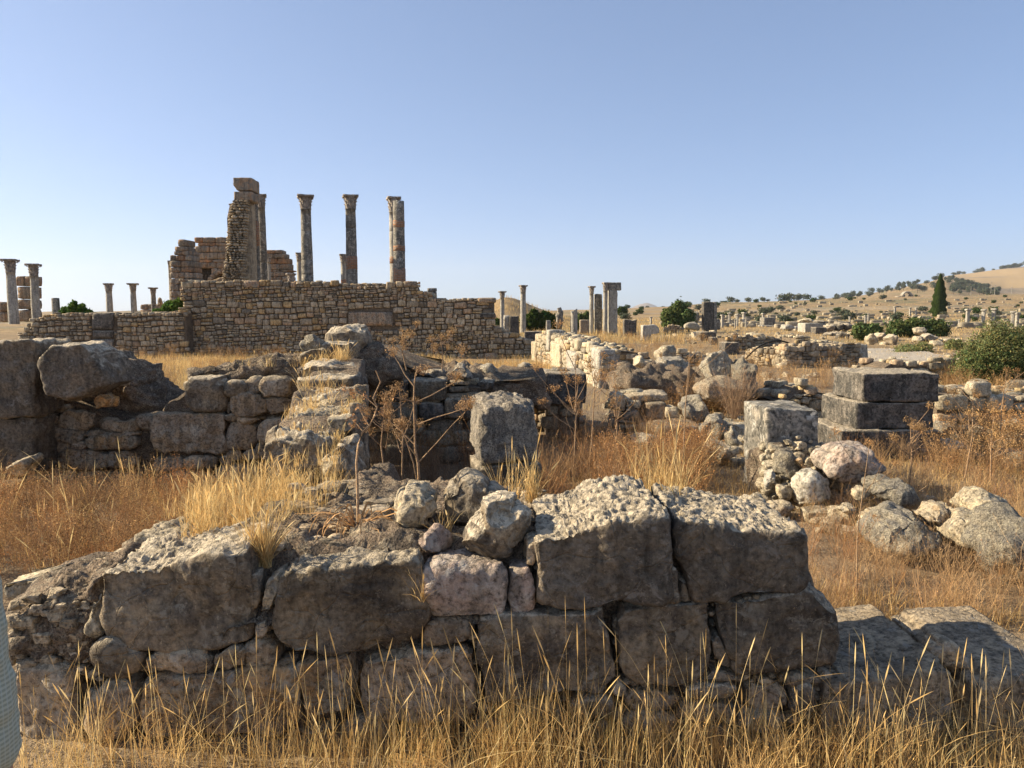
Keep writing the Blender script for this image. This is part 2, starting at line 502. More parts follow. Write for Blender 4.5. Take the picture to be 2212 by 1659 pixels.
def ground_mat():
    m = M("dry_ground")
    a = m.noise(.9, 7, .65); b = m.noise(14, 5, .7); c = m.noise(60, 3, .7); f = m.noise(.035, 7, .62, .5)
    mp = m.n("ShaderNodeMapping", {"Vector": m.pos, "Scale": (.004, .03, .01)}).outputs[0]
    st = m.n("ShaderNodeTexNoise", {"Vector": mp, "Scale": 1.0, "Detail": 6}).outputs[0]
    near = m.mix((.29, .21, .125), (.20, .15, .10), m.ramp(a, [(.38, 0.), (.6, 1.)]))
    near = m.mix(near, (.38, .30, .19), m.ramp(b, [(.54, 0.), (.66, .8)]))
    far = m.mix((.36, .25, .12), (.27, .19, .10), m.ramp(f, [(.35, 0.), (.62, 1.)]))
    far = m.mix(far, (.15, .15, .075), m.ramp(m.noise(.022, 8, .7, .8), [(.52, 0.), (.56, .75)]))
    far = m.mix(far, (.36, .29, .2), m.ramp(st, [(.52, 0.), (.62, .6)]))
    far = m.mix(far, m.ramp(m.noise(.35, 8, .75), [(.35, .5), (.55, 1.0), (.7, 1.25)]), 1.0, 'MULTIPLY')
    y = m.n("ShaderNodeSeparateXYZ", {0: m.pos}).outputs[1]
    z = m.n("ShaderNodeSeparateXYZ", {0: m.pos}).outputs[2]
    k = m.ramp(m.math('MULTIPLY', y, 1 / 100.), [(.15, 0.), (.45, 1.)])
    col = m.mix(near, far, k)
    # bare rocky hillside high up
    rock = m.mix((.27, .215, .15), (.17, .145, .115), m.ramp(m.noise(.05, 8, .7, 1.), [(.4, 0.), (.6, 1.)]))
    rock = m.mix(rock, m.ramp(m.noise(.08, 9, .8), [(.35, .55), (.55, 1.), (.7, 1.2)]), 1.0, 'MULTIPLY')
    rock = m.mix(rock, (.35, .25, .13), m.ramp(m.n("ShaderNodeTexNoise", {"Vector": m.n("ShaderNodeMapping", {"Vector": m.pos, "Scale": (.002, .002, .06)}).outputs[0], "Scale": 1., "Detail": 5}).outputs[0], [(.48, 0.), (.56, 1.)]))
    col = m.mix(col, rock, m.ramp(m.math('MULTIPLY', y, 1 / 2000.), [(.45, 0.), (.6, 1.)]))
    col = m.mix(col, m.ramp(c, [(.3, .7), (.6, 1.1)]), 1.0, 'MULTIPLY')
    m.set(m.b, "Base Color", col)
    m.set(m.b, "Normal", m.bump(m.math('ADD', b, m.math('MULTIPLY', c, .4)), .05))
    return m.m
mk("ground", gV, gF, ground_mat(), origin=(0, 0, 0))["kind"] = "structure"

# distant blue hill
hx = np.linspace(700, 2000, 60); hy = np.linspace(5200, 6100, 14)
HX, HY = np.meshgrid(hx, hy)
hu = ucol(HX, HY)
HZm = 88 * np.exp(-((hu - 1395) / 42.) ** 2) * np.exp(-((HY - 5650) / 260) ** 2) * (1 + .2 * fbm(np.stack((HX, HY, 0 * HX), -1).reshape(-1, 3), .004, 4).reshape(HX.shape)) - 6
n_ = HX.shape[1]
i, j = np.meshgrid(np.arange(HX.shape[0] - 1), np.arange(n_ - 1), indexing='ij')
hF = np.stack((i * n_ + j, i * n_ + j + 1, (i + 1) * n_ + j + 1, (i + 1) * n_ + j), -1).reshape(-1, 4)
mk("hills", np.stack((HX, HY, HZm), -1).reshape(-1, 3), hF, m_earth)["kind"] = "structure"

# ------------------------------------------------------------------ masonry built from single stones
def tints(rs, n, warm=0.5, dark=0.12):
    t = np.ones((n, 3)) * rs.uniform(.72, 1.18, (n, 1))
    r = rs.rand(n)
    t[r < .10 * warm * 2] *= (1.12, .97, .72)
    t[(r > .3) & (r < .3 + .10 * warm * 2)] *= (1.08, .94, .86)
    t[r > 1 - dark] *= (.58, .60, .64)
    t[(r > .6) & (r < .72)] *= (1.2, 1.2, 1.16)
    return t

def stones(cu, cz, w, h, d, A, U, N, rs, n=(4, 2, 4), rnd=.35, jit=.14, protr=.02, noise=.03):
    """rounded stones; cu,cz centres along the wall, w,h,d sizes"""
    T, F = boxgrid(*n)
    k = len(cu)
    q = np.clip(T, -(1 - rnd), 1 - rnd); e = T - q
    ln = np.linalg.norm(e, axis=1, keepdims=True)
    T = q + np.where(ln > 1e-9, e / np.maximum(ln, 1e-9) * np.minimum(ln, rnd), 0)
    V = np.repeat(T[None], k, 0)
    sx, sz = V[:, :, 0], V[:, :, 2]
    jc = rs.uniform(-jit, jit, (k, 4, 2))
    wts = np.stack(((1 - sx) * (1 - sz), (1 + sx) * (1 - sz), (1 - sx) * (1 + sz), (1 + sx) * (1 + sz)), -1) / 4
    X = sx + (wts * jc[:, None, :, 0]).sum(-1)
    Z = sz + (wts * jc[:, None, :, 1]).sum(-1)
    Y = V[:, :, 1]
    X = cu[:, None] + X * w[:, None] / 2
    Z = cz[:, None] + Z * h[:, None] / 2
    Y = Y * d[:, None] / 2 + rs.uniform(-protr, protr, (k, 1)) + rs.uniform(-.06, .06, (k, 1)) * (X - cu[:, None]) * 2
    W = A[None, None] + X[..., None] * U + Y[..., None] * N
    W[..., 2] += Z
    W = W.reshape(-1, 3)
    if noise:
        for c in range(3):
            W[:, c] += noise * vnoise(W * 9 + 50 * c)
    FF = (F[None] + (np.arange(k) * len(T))[:, None, None]).reshape(-1, 4)
    return W, FF

def masonry(root, A, B, zb, ztop, thick=.6, hr=(.1, .24), ar=(.9, 2.1), gap=.018, seed=0, mat=None, holes=(), part="stonework", core="wall_core", warm=.5, dark=.12, ragged=.06, noise=.02, depth=.16, split=.25, jit=.14, rnd=.35, both=False, cmat=None):
    """front face from A to B (world x,y), base zb, top profile ztop(u) ; parts are put under root"""
    rs = np.random.RandomState(seed)
    A = np.array((A[0], A[1], 0.)); B = np.array((B[0], B[1], 0.))
    L = np.linalg.norm(B - A); U = (B - A) / L
    N = np.array((-U[1], U[0], 0.))            # away from the viewer for left-to-right walls
    cu, cz, w, h = [], [], [], []
    us = np.linspace(0, L, 200)
    zmax = max(float(ztop(u)) for u in us)
    z = zb
    row = 0
    while z < zmax:
        rh = rs.uniform(*hr)
        u = -rs.uniform(0, .1)
        while u < L:
            sw = rh * rs.uniform(*ar)
            uc = u + sw / 2
            wob = .035 * math.sin(uc * 1.7 + row * .6) + .02 * math.sin(uc * 5.1 + row)
            zt = float(ztop(min(max(uc, 0), L))) + rs.uniform(-ragged, ragged)
            ok = z + rh * .55 + wob < zt and u > -.12 and u + sw < L + .1
            if ok and not any(a0 - sw * .3 < uc < a1 + sw * .3 and b0 - rh * .4 < z + rh / 2 < b1 + rh * .4 for a0, a1, b0, b1 in holes):
                r = rs.rand()
                if r < split:
                    f = rs.uniform(.35, .65)
                    cu += [uc, uc]; w += [sw - gap] * 2
                    cz += [z + wob + rh * f / 2, z + wob + rh * (f + 1) / 2]; h += [rh * f - gap, rh * (1 - f) - gap]
                elif r < split + .14 and sw > 1.4 * rh:
                    f = rs.uniform(.55, .75)
                    cu += [u + sw * f / 2, u + sw * (f + 1) / 2, u + sw * (f + 1) / 2]; w += [sw * f - gap, sw * (1 - f) - gap, sw * (1 - f) - gap]
                    cz += [z + wob + rh / 2, z + wob + rh * .27, z + wob + rh * .77]; h += [rh - gap, rh * .54 - gap, rh * .46 - gap]
                else:
                    cu.append(uc); w.append(sw - gap); cz.append(z + wob + rh / 2); h.append(rh - gap * .8)
            u += sw
        z += rh
        row += 1
    cu, cz, w, h = map(np.array, (cu, cz, w, h))
    h = np.maximum(h, .03); w = np.maximum(w, .04)
    V, F = stones(cu, cz, w, h, np.full(len(cu), depth), A + N * (depth * .35), U, N, rs, noise=noise, jit=jit, rnd=rnd)
    T = np.repeat(tints(rs, len(cu), warm, dark), len(V) // len(cu), 0)
    parts = [(V, F, T)]
    # top course seen from above
    nt_ = max(2, int(L * thick / .05))
    uu = rs.uniform(.05, L - .05, nt_); vv = rs.uniform(.08, thick, nt_)
    tz = np.array([float(ztop(a)) for a in uu]) - .05
    s = rs.uniform(.08, .2, nt_)
    V2, F2 = stones(uu, tz, s * 1.3, s * .7, s, A, U, N, rs, noise=noise)
    V2 += np.repeat(vv, len(V2) // nt_)[:, None] * N
    parts.append((V2, F2, np.repeat(tints(rs, nt_, warm, dark), len(V2) // nt_, 0)))
    if both:
        V3, F3 = stones(cu, cz, w, h, np.full(len(cu), depth), A + N * (thick - depth * .35), U, N, rs, noise=noise, jit=jit, rnd=rnd)
        parts.append((V3, F3, T))
    V, F, T = join(parts)
    o = mk(part, V, F, mat or m_rub, root, tint=T)
    # core
    nu = max(8, int(L / .15))
    us = np.linspace(0.02, L - .02, nu)
    zt = np.array([float(ztop(a)) for a in us]) - .07 - rs.uniform(0, .04, nu)
    d0, d1 = .06, thick - .04
    C = np.stack([A + U * a for a in us])
    ring = [C + N * d0, C + N * d0, C + N * ((d0 + d1) / 2), C + N * d1, C + N * d1]
    for r_, zz in zip(ring, (np.full(nu, zb - .15), zt, zt + .03, zt, np.full(nu, zb - .15))): r_[:, 2] = zz
    V = np.concatenate(ring); m_ = len(ring)
    F = [(a * nu + b, a * nu + b + 1, (a + 1) * nu + b + 1, (a + 1) * nu + b) for a in range(m_ - 1) for b in range(nu - 1)]
    for e in (0, nu - 1):
        F.append((e, nu + e, 3 * nu + e, 4 * nu + e))
    mk(core, V, np.array(F), cmat or m_core, root, smooth=False)
    return o

def prof(pts):
    a = np.array(pts, float)
    return lambda u: np.interp(u, a[:, 0], a[:, 1])

# ------------------------------------------------------------------ columns
def leaf_strip(r0, z0, hgt, wid, curl, ang, k=5):
    t = np.linspace(0, 1, k)
    out = r0 + curl * t ** 3
    z = z0 + hgt * (t - .25 * t ** 4)
    wd = wid * np.array([.7, 1., 1.05, .85, .35]) if k == 5 else wid
    V = []
    for i in range(k):
        for s, bulge in ((-1, 0), (0, .012 + .03 * r0), (1, 0)):
            V.append((out[i] + bulge, s * wd[i] / 2, z[i]))
    V = np.array(V)
    V2 = V.copy(); V2[:, 0] -= .02 + .06 * r0
    Vn = np.concatenate((V, V2)); n = 3 * k
    F = []
    for i in range(k - 1):
        for j in range(2):
            a = i * 3 + j
            F.append((a, a + 1, a + 4, a + 3)); F.append((n + a, n + a + 3, n + a + 4, n + a + 1))
        for j in (0, 2):
            a = i * 3 + j
            F.append((a, a + 3, n + a + 3, n + a) if j == 0 else (a, n + a, n + a + 3, a + 3))
    F.append((n - 3, n - 2, 2 * n - 2, 2 * n - 3)); F.append((n - 2, n - 1, 2 * n - 1, 2 * n - 2))
    c, s = math.cos(ang), math.sin(ang)
    R_ = np.array(((c, s, 0), (-s, c, 0), (0, 0, 1)))
    return Vn @ R_, np.array(F)

def capital_mesh(r, h, top, seed=0, rot=0.3, wear=.02):
    """leafy capital, neck radius r, height h, half width of the abacus top"""
    parts = [lathe([(r * .2, 0), (r * 1.06, 0), (r * 1.12, h * .04), (r * 1.0, h * .07), (r * .98, h * .3), (r * 1.06, h * .6), (r * 1.22, h * .84), (top * .8, h * .86)], 20)]
    for tier, (z0, hg, cu, nn) in enumerate(((.07, .36, .32, 8), (.18, .52, .42, 8))):
        for k in range(nn):
            parts.append(leaf_strip(r * 1.0, h * z0, h * hg, r * .72, r * cu, rot + (k + .5 * tier) * 2 * math.pi / nn))
    for k in range(4):
        a = rot + math.pi / 4 + k * math.pi / 2
        parts.append(leaf_strip(r * 1.02, h * .42, h * .5, r * .5, top * 1.25 - r, a))
        ang = np.linspace(0, 4.6, 9)
        vr = h * .085 * (1 - ang / 8)
        cx = top * 1.16
        pts = np.stack((cx + vr * np.cos(ang), 0 * ang, h * .80 + vr * np.sin(ang)), 1)
        c, s = math.cos(a), math.sin(a)
        pts = pts @ np.array(((c, s, 0), (-s, c, 0), (0, 0, 1)))
        parts.append(tube(pts, r * .13, 5))
        parts.append(leaf_strip(r * 1.1, h * .5, h * .38, r * .3, r * .35, a + math.pi / 4))
    # abacus: a slab with hollowed sides
    n = 24
    aa = np.arange(n) * 2 * math.pi / n
    m = (np.abs(np.cos(aa)) ** 8 + np.abs(np.sin(aa)) ** 8) ** (-1 / 8)
    rad = top * m * (1 - .12 * np.cos(4 * aa) * 1.0)
    V = []
    for z, s in ((h * .86, .0), (h * .86, .97), (h * .91, 1.), (h, .99), (h, .0)):
        V.append(np.stack((rad * s * np.cos(aa + rot), rad * s * np.sin(aa + rot), np.full(n, z)), 1))
    V = np.concatenate(V)
    F = np.array([(i * n + j, i * n + (j + 1) % n, (i + 1) * n + (j + 1) % n, (i + 1) * n + j) for i in range(4) for j in range(n)])
    parts.append((V, F))
    V, F, _ = join(parts)
    V = V + wear * r * 8 * np.stack([vnoise(V * 3.2 / r + seed * 9 + 40 * c) for c in range(3)], 1) * .35
    return V, F

def shaft_prof(z0, z1, r0, r1, joints=(), collar=True, foot=False):
    z = np.unique(np.concatenate((np.linspace(z0, z1, 14), [q for j in joints for q in (j - .018, j - .006, j + .006, j + .018)])))
    pr = []
    for q in z:
        t = (q - z0) / (z1 - z0)
        r = r0 + (r1 - r0) * t ** 1.5
        if any(abs(q - j) < .008 for j in joints): r *= .94
        pr.append((r, q))
    if collar: pr += [(r1 * 1.09, z1), (r1 * 1.09, z1 + r1 * .12), (r1 * .5, z1 + r1 * .13)]
    else: pr += [(r1 * .4, z1 + .01)]
    if foot: pr = [(r0 * 1.25, z0), (r0 * 1.3, z0 + r0 * .2), (r0 * 1.12, z0 + r0 * .35), (r0, z0 + r0 * .45)] + [q for q in pr if q[1] > z0 + r0 * .5]
    return pr

def column(label, xc, ytop, ycap, xw0, xw1, Y, zbase=None, capw=None, mat=None, cmat=None, joints=(), bands=(), cat="column", group=None, seed=0, ybase=None, broken=0.0, rot=.3, name="stone_column"):
    """xc px centre (top, bottom) ; xw0/xw1 shaft width in px at the top / base ; bands: (ytop, ybottom) brick"""
    xt, xb = xc if isinstance(xc, tuple) else (xc, xc)
    pt = P(xt, ycap if ycap else ytop, Y)
    zt = pt[2]
    if zbase is None: zbase = P(xb, ybase, Y)[2]
    px = P(xb, 640, Y)
    s = math.hypot(px[0], Y) / FPX * (Y / math.hypot(px[0], Y)) ** 2
    cx = P((xt + xb) / 2, (ycap or ytop), Y)[0]
    root = empty(name, (cx, Y, zbase), label, cat, group)
    r1, r0 = xw0 / 2 * s, xw1 / 2 * s
    jz = [P(xt, j, Y)[2] for j in joints]
    V, F = lathe(shaft_prof(zbase, zt, r0, r1, jz, collar=bool(ycap)), 28)
    if broken:
        top = V[:, 2] > zt - broken
        V[:, 2] -= np.where(V[:, 2] > zt - .03, np.clip(broken * (.5 + .6 * V[:, 0] / r1 * (1 if seed % 2 else -1)), 0, 2 * broken), 0)
    V += (cx, Y, 0)
    V += .02 * r0 * 2 * np.stack([vnoise(V * 2.5 + 9 * seed + 30 * c) for c in range(3)], 1)
    mk("shaft", V, F, mat or m_col, root)
    if ycap:
        h = P(xt, ytop, Y)[2] - zt - r1 * .12
        V, F = capital_mesh(r1 * 1.0, h, (capw or xw0 * 1.5) / 2 * s * .93, seed, rot)
        mk("capital", V + (cx, Y, zt + r1 * .12), F, cmat or m_cap, root)
    for k, (a, b) in enumerate(bands):
        za, zb_ = P(xt, a, Y)[2], P(xt, b, Y)[2]
        rr_ = r0 + (r1 - r0) * (((za + zb_) / 2 - zbase) / (zt - zbase)) ** 1.5 + .012
        V, F = lathe([(rr_ * .9, zb_ - .0), (rr_, zb_ + .01), (rr_, (za + zb_) / 2), (rr_, za - .01), (rr_ * .9, za)], 28)
        V += (cx, Y, 0)
        V[:, 2] += .05 * vnoise(V * 5 + k)
        mk("brick_band", V, F, m_brick, root)
    return root

# ------------------------------------------------------------------ vegetation
def blades(base, h, wid, lean, rs, k=4, curve=.5, col=None, head=0.0, bend=None):
    """ribbons: base (n,3), h (n), wid (n); head: length share of a seed head"""
    n = len(base)
    a = rs.uniform(0, 2 * math.pi, n)
    ln = np.abs(rs.normal(0, lean, n))
    d = np.stack((np.cos(a), np.sin(a)), 1)
    if bend is not None: d = d * .7 + np.array(bend)
    fa = rs.uniform(0, math.pi, n)
    s = np.stack((np.cos(fa), np.sin(fa), np.zeros(n)), 1)
    t = np.linspace(0, 1, k + 1)
    if head:
        t = np.array([0, .35, .7, 1 - head, 1 - head * .7, 1 - head * .35, 1.])
        wp = np.array([.8, .7, .55, .45, 2.2, 1.7, .1])
    else:
        wp = np.interp(t, [0, .4, 1], [1., .8, .08])
    m = len(t)
    off = (ln * h)[:, None] * (t[None] ** (1 + curve))
    z = h[:, None] * t[None] * (1 - .25 * (ln[:, None] * t[None]) ** 2)
    C = np.zeros((n, m, 3))
    C[:, :, 0] = base[:, None, 0] + off * d[:, None, 0]
    C[:, :, 1] = base[:, None, 1] + off * d[:, None, 1]
    C[:, :, 2] = base[:, None, 2] + z
    hw = (wid[:, None] * wp[None])[..., None] / 2 * s[:, None]
    V = np.stack((C - hw, C + hw), 2).reshape(-1, 3)
    b = (np.arange(n) * 2 * m)[:, None]
    i = (np.arange(m - 1) * 2)[None]
    q = (b + i)[..., None] + np.array((0, 1, 3, 2))
    c = col if col is not None else np.ones((n, 3)) * rs.uniform(.6, 1.2, (n, 1)) * (1, rs.uniform(.9, 1.0), 1)
    return V, q.reshape(-1, 4), np.repeat(c, 2 * m, 0)

STRAW = [(1, 1, 1), (1.08, .98, .85), (.9, .80, .66), (.72, .62, .5), (.95, .98, .95)]
def strawcol(rs, n, pal=STRAW, lo=.55, hi=1.15):
    return np.array(pal)[rs.randint(0, len(pal), n)] * rs.uniform(lo, hi, (n, 1))

def tuft(rs, c, rad, n, h, wid=.004, lean=.25, clumps=1, pal=STRAW, head=.25, hz=None, lo=.55, hi=1.15):
    """golden grass tuft parts"""
    if clumps > 1:
        cc = np.stack((rs.uniform(-rad, rad, clumps), rs.uniform(-rad, rad, clumps)), 1)
        sel = cc[rs.randint(0, clumps, n)] + rs.normal(0, rad * .13, (n, 2))
    else:
        sel = rs.normal(0, rad * .45, (n, 2))
    b = np.zeros((n, 3)); b[:, 0] = c[0] + sel[:, 0]; b[:, 1] = c[1] + sel[:, 1]
    b[:, 2] = hz(b[:, 0], b[:, 1]) if hz else c[2]
    hh = h * (.25 + 1.0 * rs.beta(2, 2.2, n))
    out = [blades(b, hh, np.full(n, wid), lean, rs, col=strawcol(rs, n, pal, lo, hi))]
    if head:
        m = int(n * .18)
        out.append(blades(b[:m], hh[:m] * 1.25, np.full(m, wid), lean * .8, rs, head=head, col=strawcol(rs, m, pal, .8, 1.2)))
    return out

def twigs(rs, stems=14, h=.4, spread=.25, bits=8, bw=.012, w=.003, sub=4):
    """template of one dry brushy weed: (V,F,T) around the origin"""
    Vs, Fs, Ts, n = [], [], [], 0
    def rib(pts, wd, c):
        nonlocal n
        pts = np.array(pts); a = rs.uniform(0, math.pi)
        s = np.array((math.cos(a), math.sin(a), 0)) * wd / 2
        V = np.stack((pts - s, pts + s), 1).reshape(-1, 3)
        F = [(2 * i, 2 * i + 1, 2 * i + 3, 2 * i + 2) for i in range(len(pts) - 1)]
        Vs.append(V); Fs.append(np.array(F) + n); Ts.append(np.tile(c, (len(V), 1))); n += len(V)
    def bit(p, sz, c):
        nonlocal n
        a = rs.normal(size=3); a /= np.linalg.norm(a); b = np.cross(a, rs.normal(size=3)); b /= np.linalg.norm(b)
        V = np.array((p - a * sz, p - b * sz * .6, p + a * sz, p + b * sz * .6))
        Vs.append(V); Fs.append(np.array([(0, 1, 2, 3)]) + n); Ts.append(np.tile(c, (4, 1))); n += 4
    for s in range(stems):
        a, l = rs.uniform(0, 2 * math.pi), rs.uniform(.2, 1) * spread
        hh = h * rs.uniform(.55, 1.1)
        tip = np.array((math.cos(a) * l, math.sin(a) * l, hh))
        b0 = np.array((math.cos(a), math.sin(a), 0)) * rs.uniform(0, .05)
        mid = (b0 + tip) / 2 + rs.normal(0, .03, 3)
        c = np.array((1, .95, .9)) * rs.uniform(.6, 1.3)
        rib([b0, mid, tip], w, c)
        for k in range(sub):
            t = rs.uniform(.35, .95)
            p0 = b0 * (1 - t) + tip * t if t > .5 else b0 * (1 - t) + mid * t
            p1 = p0 + rs.normal(0, .09 * h / .4, 3) + (0, 0, .07 * h / .4)
            rib([p0, (p0 + p1) / 2 + rs.normal(0, .01, 3), p1], w * .6, c)
            for q in range(bits):
                p = p0 + (p1 - p0) * rs.uniform(.3, 1.1) + rs.normal(0, .015, 3)
                bit(p, bw * rs.uniform(.5, 1.2), np.array((1.05, .92, .78)) * rs.uniform(.5, 1.5))
    return np.concatenate(Vs), np.concatenate(Fs), np.concatenate(Ts)

_rw = np.random.RandomState(5)
TW_RUST = [twigs(_rw, 16, .42, .28, 6, .009, .0028, 5) for _ in range(3)]
TW_BARE = [twigs(_rw, 20, .45, .30, 1, .006, .003, 5) for _ in range(3)]
TW_LEAFY = [twigs(_rw, 14, .3, .25, 9, .014, .003, 4) for _ in range(3)]

def scatter(rs, temps, pts, scale, tcol=None, flat=1.0):
    parts = []
    for t, (V, F, T) in enumerate(temps):
        ix = np.where(np.arange(len(pts)) % len(temps) == t)[0]
        if not len(ix): continue
        a = rs.uniform(0, 2 * math.pi, len(ix))
        s = scale * rs.uniform(.5, 1.5, len(ix))
        c, sn = np.cos(a)[:, None], np.sin(a)[:, None]
        W = np.empty((len(ix), len(V), 3))
        W[:, :, 0] = (V[:, 0] * c - V[:, 1] * sn) * s[:, None] + pts[ix, 0:1]
        W[:, :, 1] = (V[:, 0] * sn + V[:, 1] * c) * s[:, None] + pts[ix, 1:2]
        W[:, :, 2] = V[:, 2] * s[:, None] * flat + pts[ix, 2:3]
        FF = (F[None] + (np.arange(len(ix)) * len(V))[:, None, None]).reshape(-1, 4)
        TT = T[None] * rs.uniform(.7, 1.25, (len(ix), 1, 1))
        if tcol is not None: TT = TT * np.array(tcol)[rs.randint(0, len(tcol), len(ix))][:, None]
        parts.append((W.reshape(-1, 3), FF, TT.reshape(-1, 3)))
    return join(parts)

def leafball(rs, blobs, n, size, tlo=.6, thi=1.4, squash=1.0, shell=.5):
    """leaf quads through several ellipsoid blobs [(cx,cy,cz,rx,ry,rz)]"""
    b = np.array(blobs, float)
    vol = np.prod(b[:, 3:], 1) ** (2 / 3.); pick = rs.choice(len(b), n, p=vol / vol.sum())
    d = rs.normal(size=(n, 3)); d /= np.linalg.norm(d, axis=1, keepdims=True)
    rad = rs.uniform(shell, 1.0, n) ** .5 * (1 + .30 * vnoise(d * 3.5 + pick[:, None] * 7) + .12 * rs.normal(size=n) ** 2 * .5)
    c = b[pick, :3] + d * b[pick, 3:] * rad[:, None]
    nrm = d + rs.normal(0, .8, (n, 3)); nrm /= np.linalg.norm(nrm, axis=1, keepdims=True)
    u = np.cross(nrm, rs.normal(size=(n, 3))); u /= np.linalg.norm(u, axis=1, keepdims=True)
    v = np.cross(nrm, u)
    s = size * rs.uniform(.6, 1.3, (n, 1))
    V = np.stack((c - u * s, c - v * s * .5, c + u * s, c + v * s * .5), 1).reshape(-1, 3)
    F = np.arange(4 * n).reshape(-1, 4)
    T = np.repeat(rs.uniform(tlo, thi, (n, 1)) * np.ones(3) * (1 + .15 * rs.normal(size=(n, 1)) * (1, 0, -.5)), 4, 0)
    return V, F, T

# ================================================================== FOREGROUND WALL
fw = empty("ruined_wall", (0.0, 2.7, 0.0), "big dark limestone blocks stacked in a broken wall above the nearest grass", "ruined wall")
Y0 = 2.6
def sb(poly, mat, D=.5, dy=0.0, label=None, **kw):
    kw.setdefault("cell", .0085); kw.setdefault("rnd", .012); kw.setdefault("rough", .010); kw.setdefault("fine", .0028); kw.setdefault("scar", .007)
    sb.n += 1
    o = block("stone_block", poly, Y0 + dy, D, mat, fw, seed=kw.pop("seed", sb.n), **kw)
    if label: o["label"] = label
    return o
sb.n = 10
TOPK = dict(pits=.028, cell=.010)
sb([(208, 1238), (300, 1228), (430, 1212), (525, 1186), (546, 1225), (552, 1290), (556, 1335), (542, 1385), (470, 1400), (385, 1414), (300, 1408), (240, 1420), (228, 1380), (212, 1300)], m_grey, .42, .0, "broad grey block with a fractured left edge", lean=.02, rough=.028, chips=12, cut=.09, pits=.02, cell=.009, fs=5)
sb([(606, 1250), (628, 1234), (760, 1222), (900, 1210), (916, 1250), (914, 1330), (900, 1392), (820, 1405), (740, 1420), (602, 1420), (592, 1380), (580, 1335)], m_grey, .5, -.01, rough=.018, pits=.02, cell=.009, lean=.03, chips=9)
sb([(574, 1258), (600, 1240), (606, 1262), (585, 1325), (556, 1330), (558, 1300)], m_pale, .2, .0, "small pale upright slab wedged between two blocks", cell=.008, rnd=.015)
sb([(540, 1245), (553, 1240), (557, 1262), (560, 1300), (547, 1318), (541, 1290)], m_grey, .15, .02, cell=.009, rnd=.01)
sb([(917, 1232), (940, 1226), (1088, 1226), (1094, 1262), (1087, 1330), (1000, 1335), (925, 1336), (915, 1290)], m_pink, .34, -.02, "pale pinkish squared stone in the upper course", rough=.012, cell=.009, rnd=.03, pits=.01)
sb([(1100, 1232), (1144, 1226), (1151, 1260), (1152, 1322), (1106, 1327), (1098, 1300), (1103, 1262)], m_pink, .25, -.01, cell=.008, rnd=.025)
sb([(1138, 1180), (1160, 1172), (1162, 1195), (1155, 1225), (1134, 1224)], m_tan, .15, .0, cell=.008, rnd=.015)
sb([(1158, 1172), (1190, 1166), (1235, 1156), (1290, 1136), (1330, 1126), (1400, 1116), (1447, 1122), (1452, 1200), (1449, 1300), (1430, 1306), (1340, 1306), (1290, 1321), (1215, 1321), (1164, 1306), (1166, 1230)], m_dark, .56, -.03, "largest dark block with a pitted top, right of the pale stone", lean=.045, seed=41, pits=.024, cell=.0068, rough=.012, rnd=.018, chips=6, cut=.05, grow=1.0)
sb([(1462, 1124), (1500, 1126), (1560, 1142), (1620, 1150), (1700, 1156), (1742, 1156), (1747, 1200), (1746, 1275), (1700, 1280), (1620, 1290), (1560, 1298), (1500, 1298), (1484, 1262), (1462, 1190)], m_dark, .52, .0, "dark block with a pitted top at the right end of the upper course", lean=.03, seed=43, pits=.024, cell=.0068, rough=.012, chips=4, cut=.05)
sb([(1449, 1225), (1462, 1232), (1468, 1262), (1468, 1302), (1452, 1302), (1447, 1280)], m_grey, .12, .0, cell=.008, rnd=.012)
sb([(1470, 1252), (1486, 1258), (1492, 1300), (1470, 1302)], m_grey, .12, .02, cell=.008, rnd=.012)
sb([(920, 1347), (960, 1338), (1020, 1334), (1026, 1368), (1004, 1392), (960, 1396), (914, 1406), (911, 1372)], m_tan, .3, .0, cell=.009, rnd=.02)
sb([(1040, 1340), (1100, 1330), (1300, 1325), (1315, 1372), (1330, 1430), (1334, 1472), (1300, 1500), (1225, 1502), (1120, 1514), (1050, 1522), (1040, 1470), (1030, 1420)], m_grey, .5, -.02, rough=.014)
sb([(1350, 1318), (1440, 1308), (1535, 1300), (1539, 1370), (1536, 1440), (1505, 1478), (1440, 1484), (1378, 1480), (1352, 1450), (1336, 1372), (1334, 1345)], m_grey, .5, -.01, rough=.014)
sb([(1547, 1312), (1640, 1300), (1744, 1265), (1798, 1288), (1820, 1335), (1822, 1400), (1806, 1448), (1720, 1460), (1640, 1464), (1598, 1462), (1572, 1425), (1553, 1362)], m_grey, .5, -.02, "rounded dark block at the right end of the second course", rough=.016, rnd=.05)
sb([(1536, 1385), (1556, 1375), (1580, 1425), (1582, 1452), (1558, 1442), (1540, 1412)], m_grey, .15, -.01, cell=.009, rnd=.015)
sb([(1536, 1445), (1575, 1452), (1605, 1466), (1580, 1480), (1540, 1474), (1510, 1478)], m_grey, .2, .0, cell=.009, rnd=.015)
sb([(770, 1432), (860, 1420), (1000, 1402), (1024, 1412), (1028, 1470), (1022, 1530), (1000, 1560), (860, 1556), (766, 1556), (764, 1490)], m_tan, .5, .0, rough=.018)
sb([(640, 1434), (700, 1424), (755, 1420), (760, 1480), (748, 1535), (700, 1548), (655, 1566), (650, 1500)], m_brown, .45, -.015, rough=.018)
sb([(318, 1476), (400, 1464), (500, 1458), (632, 1432), (645, 1500), (646, 1566), (600, 1590), (520, 1592), (400, 1596), (326, 1590), (312, 1530)], m_brown, .5, -.02, "orange brown block low down at the left of the wall", rough=.018)
sb([(170, 1502), (214, 1470), (268, 1472), (290, 1478), (306, 1530), (306, 1570), (292, 1600), (262, 1622), (205, 1620), (180, 1616), (168, 1570)], m_tan, .4, -.03, "rounded buff boulder set low in the wall near its left end", rough=.018, rnd=.07, cell=.010)
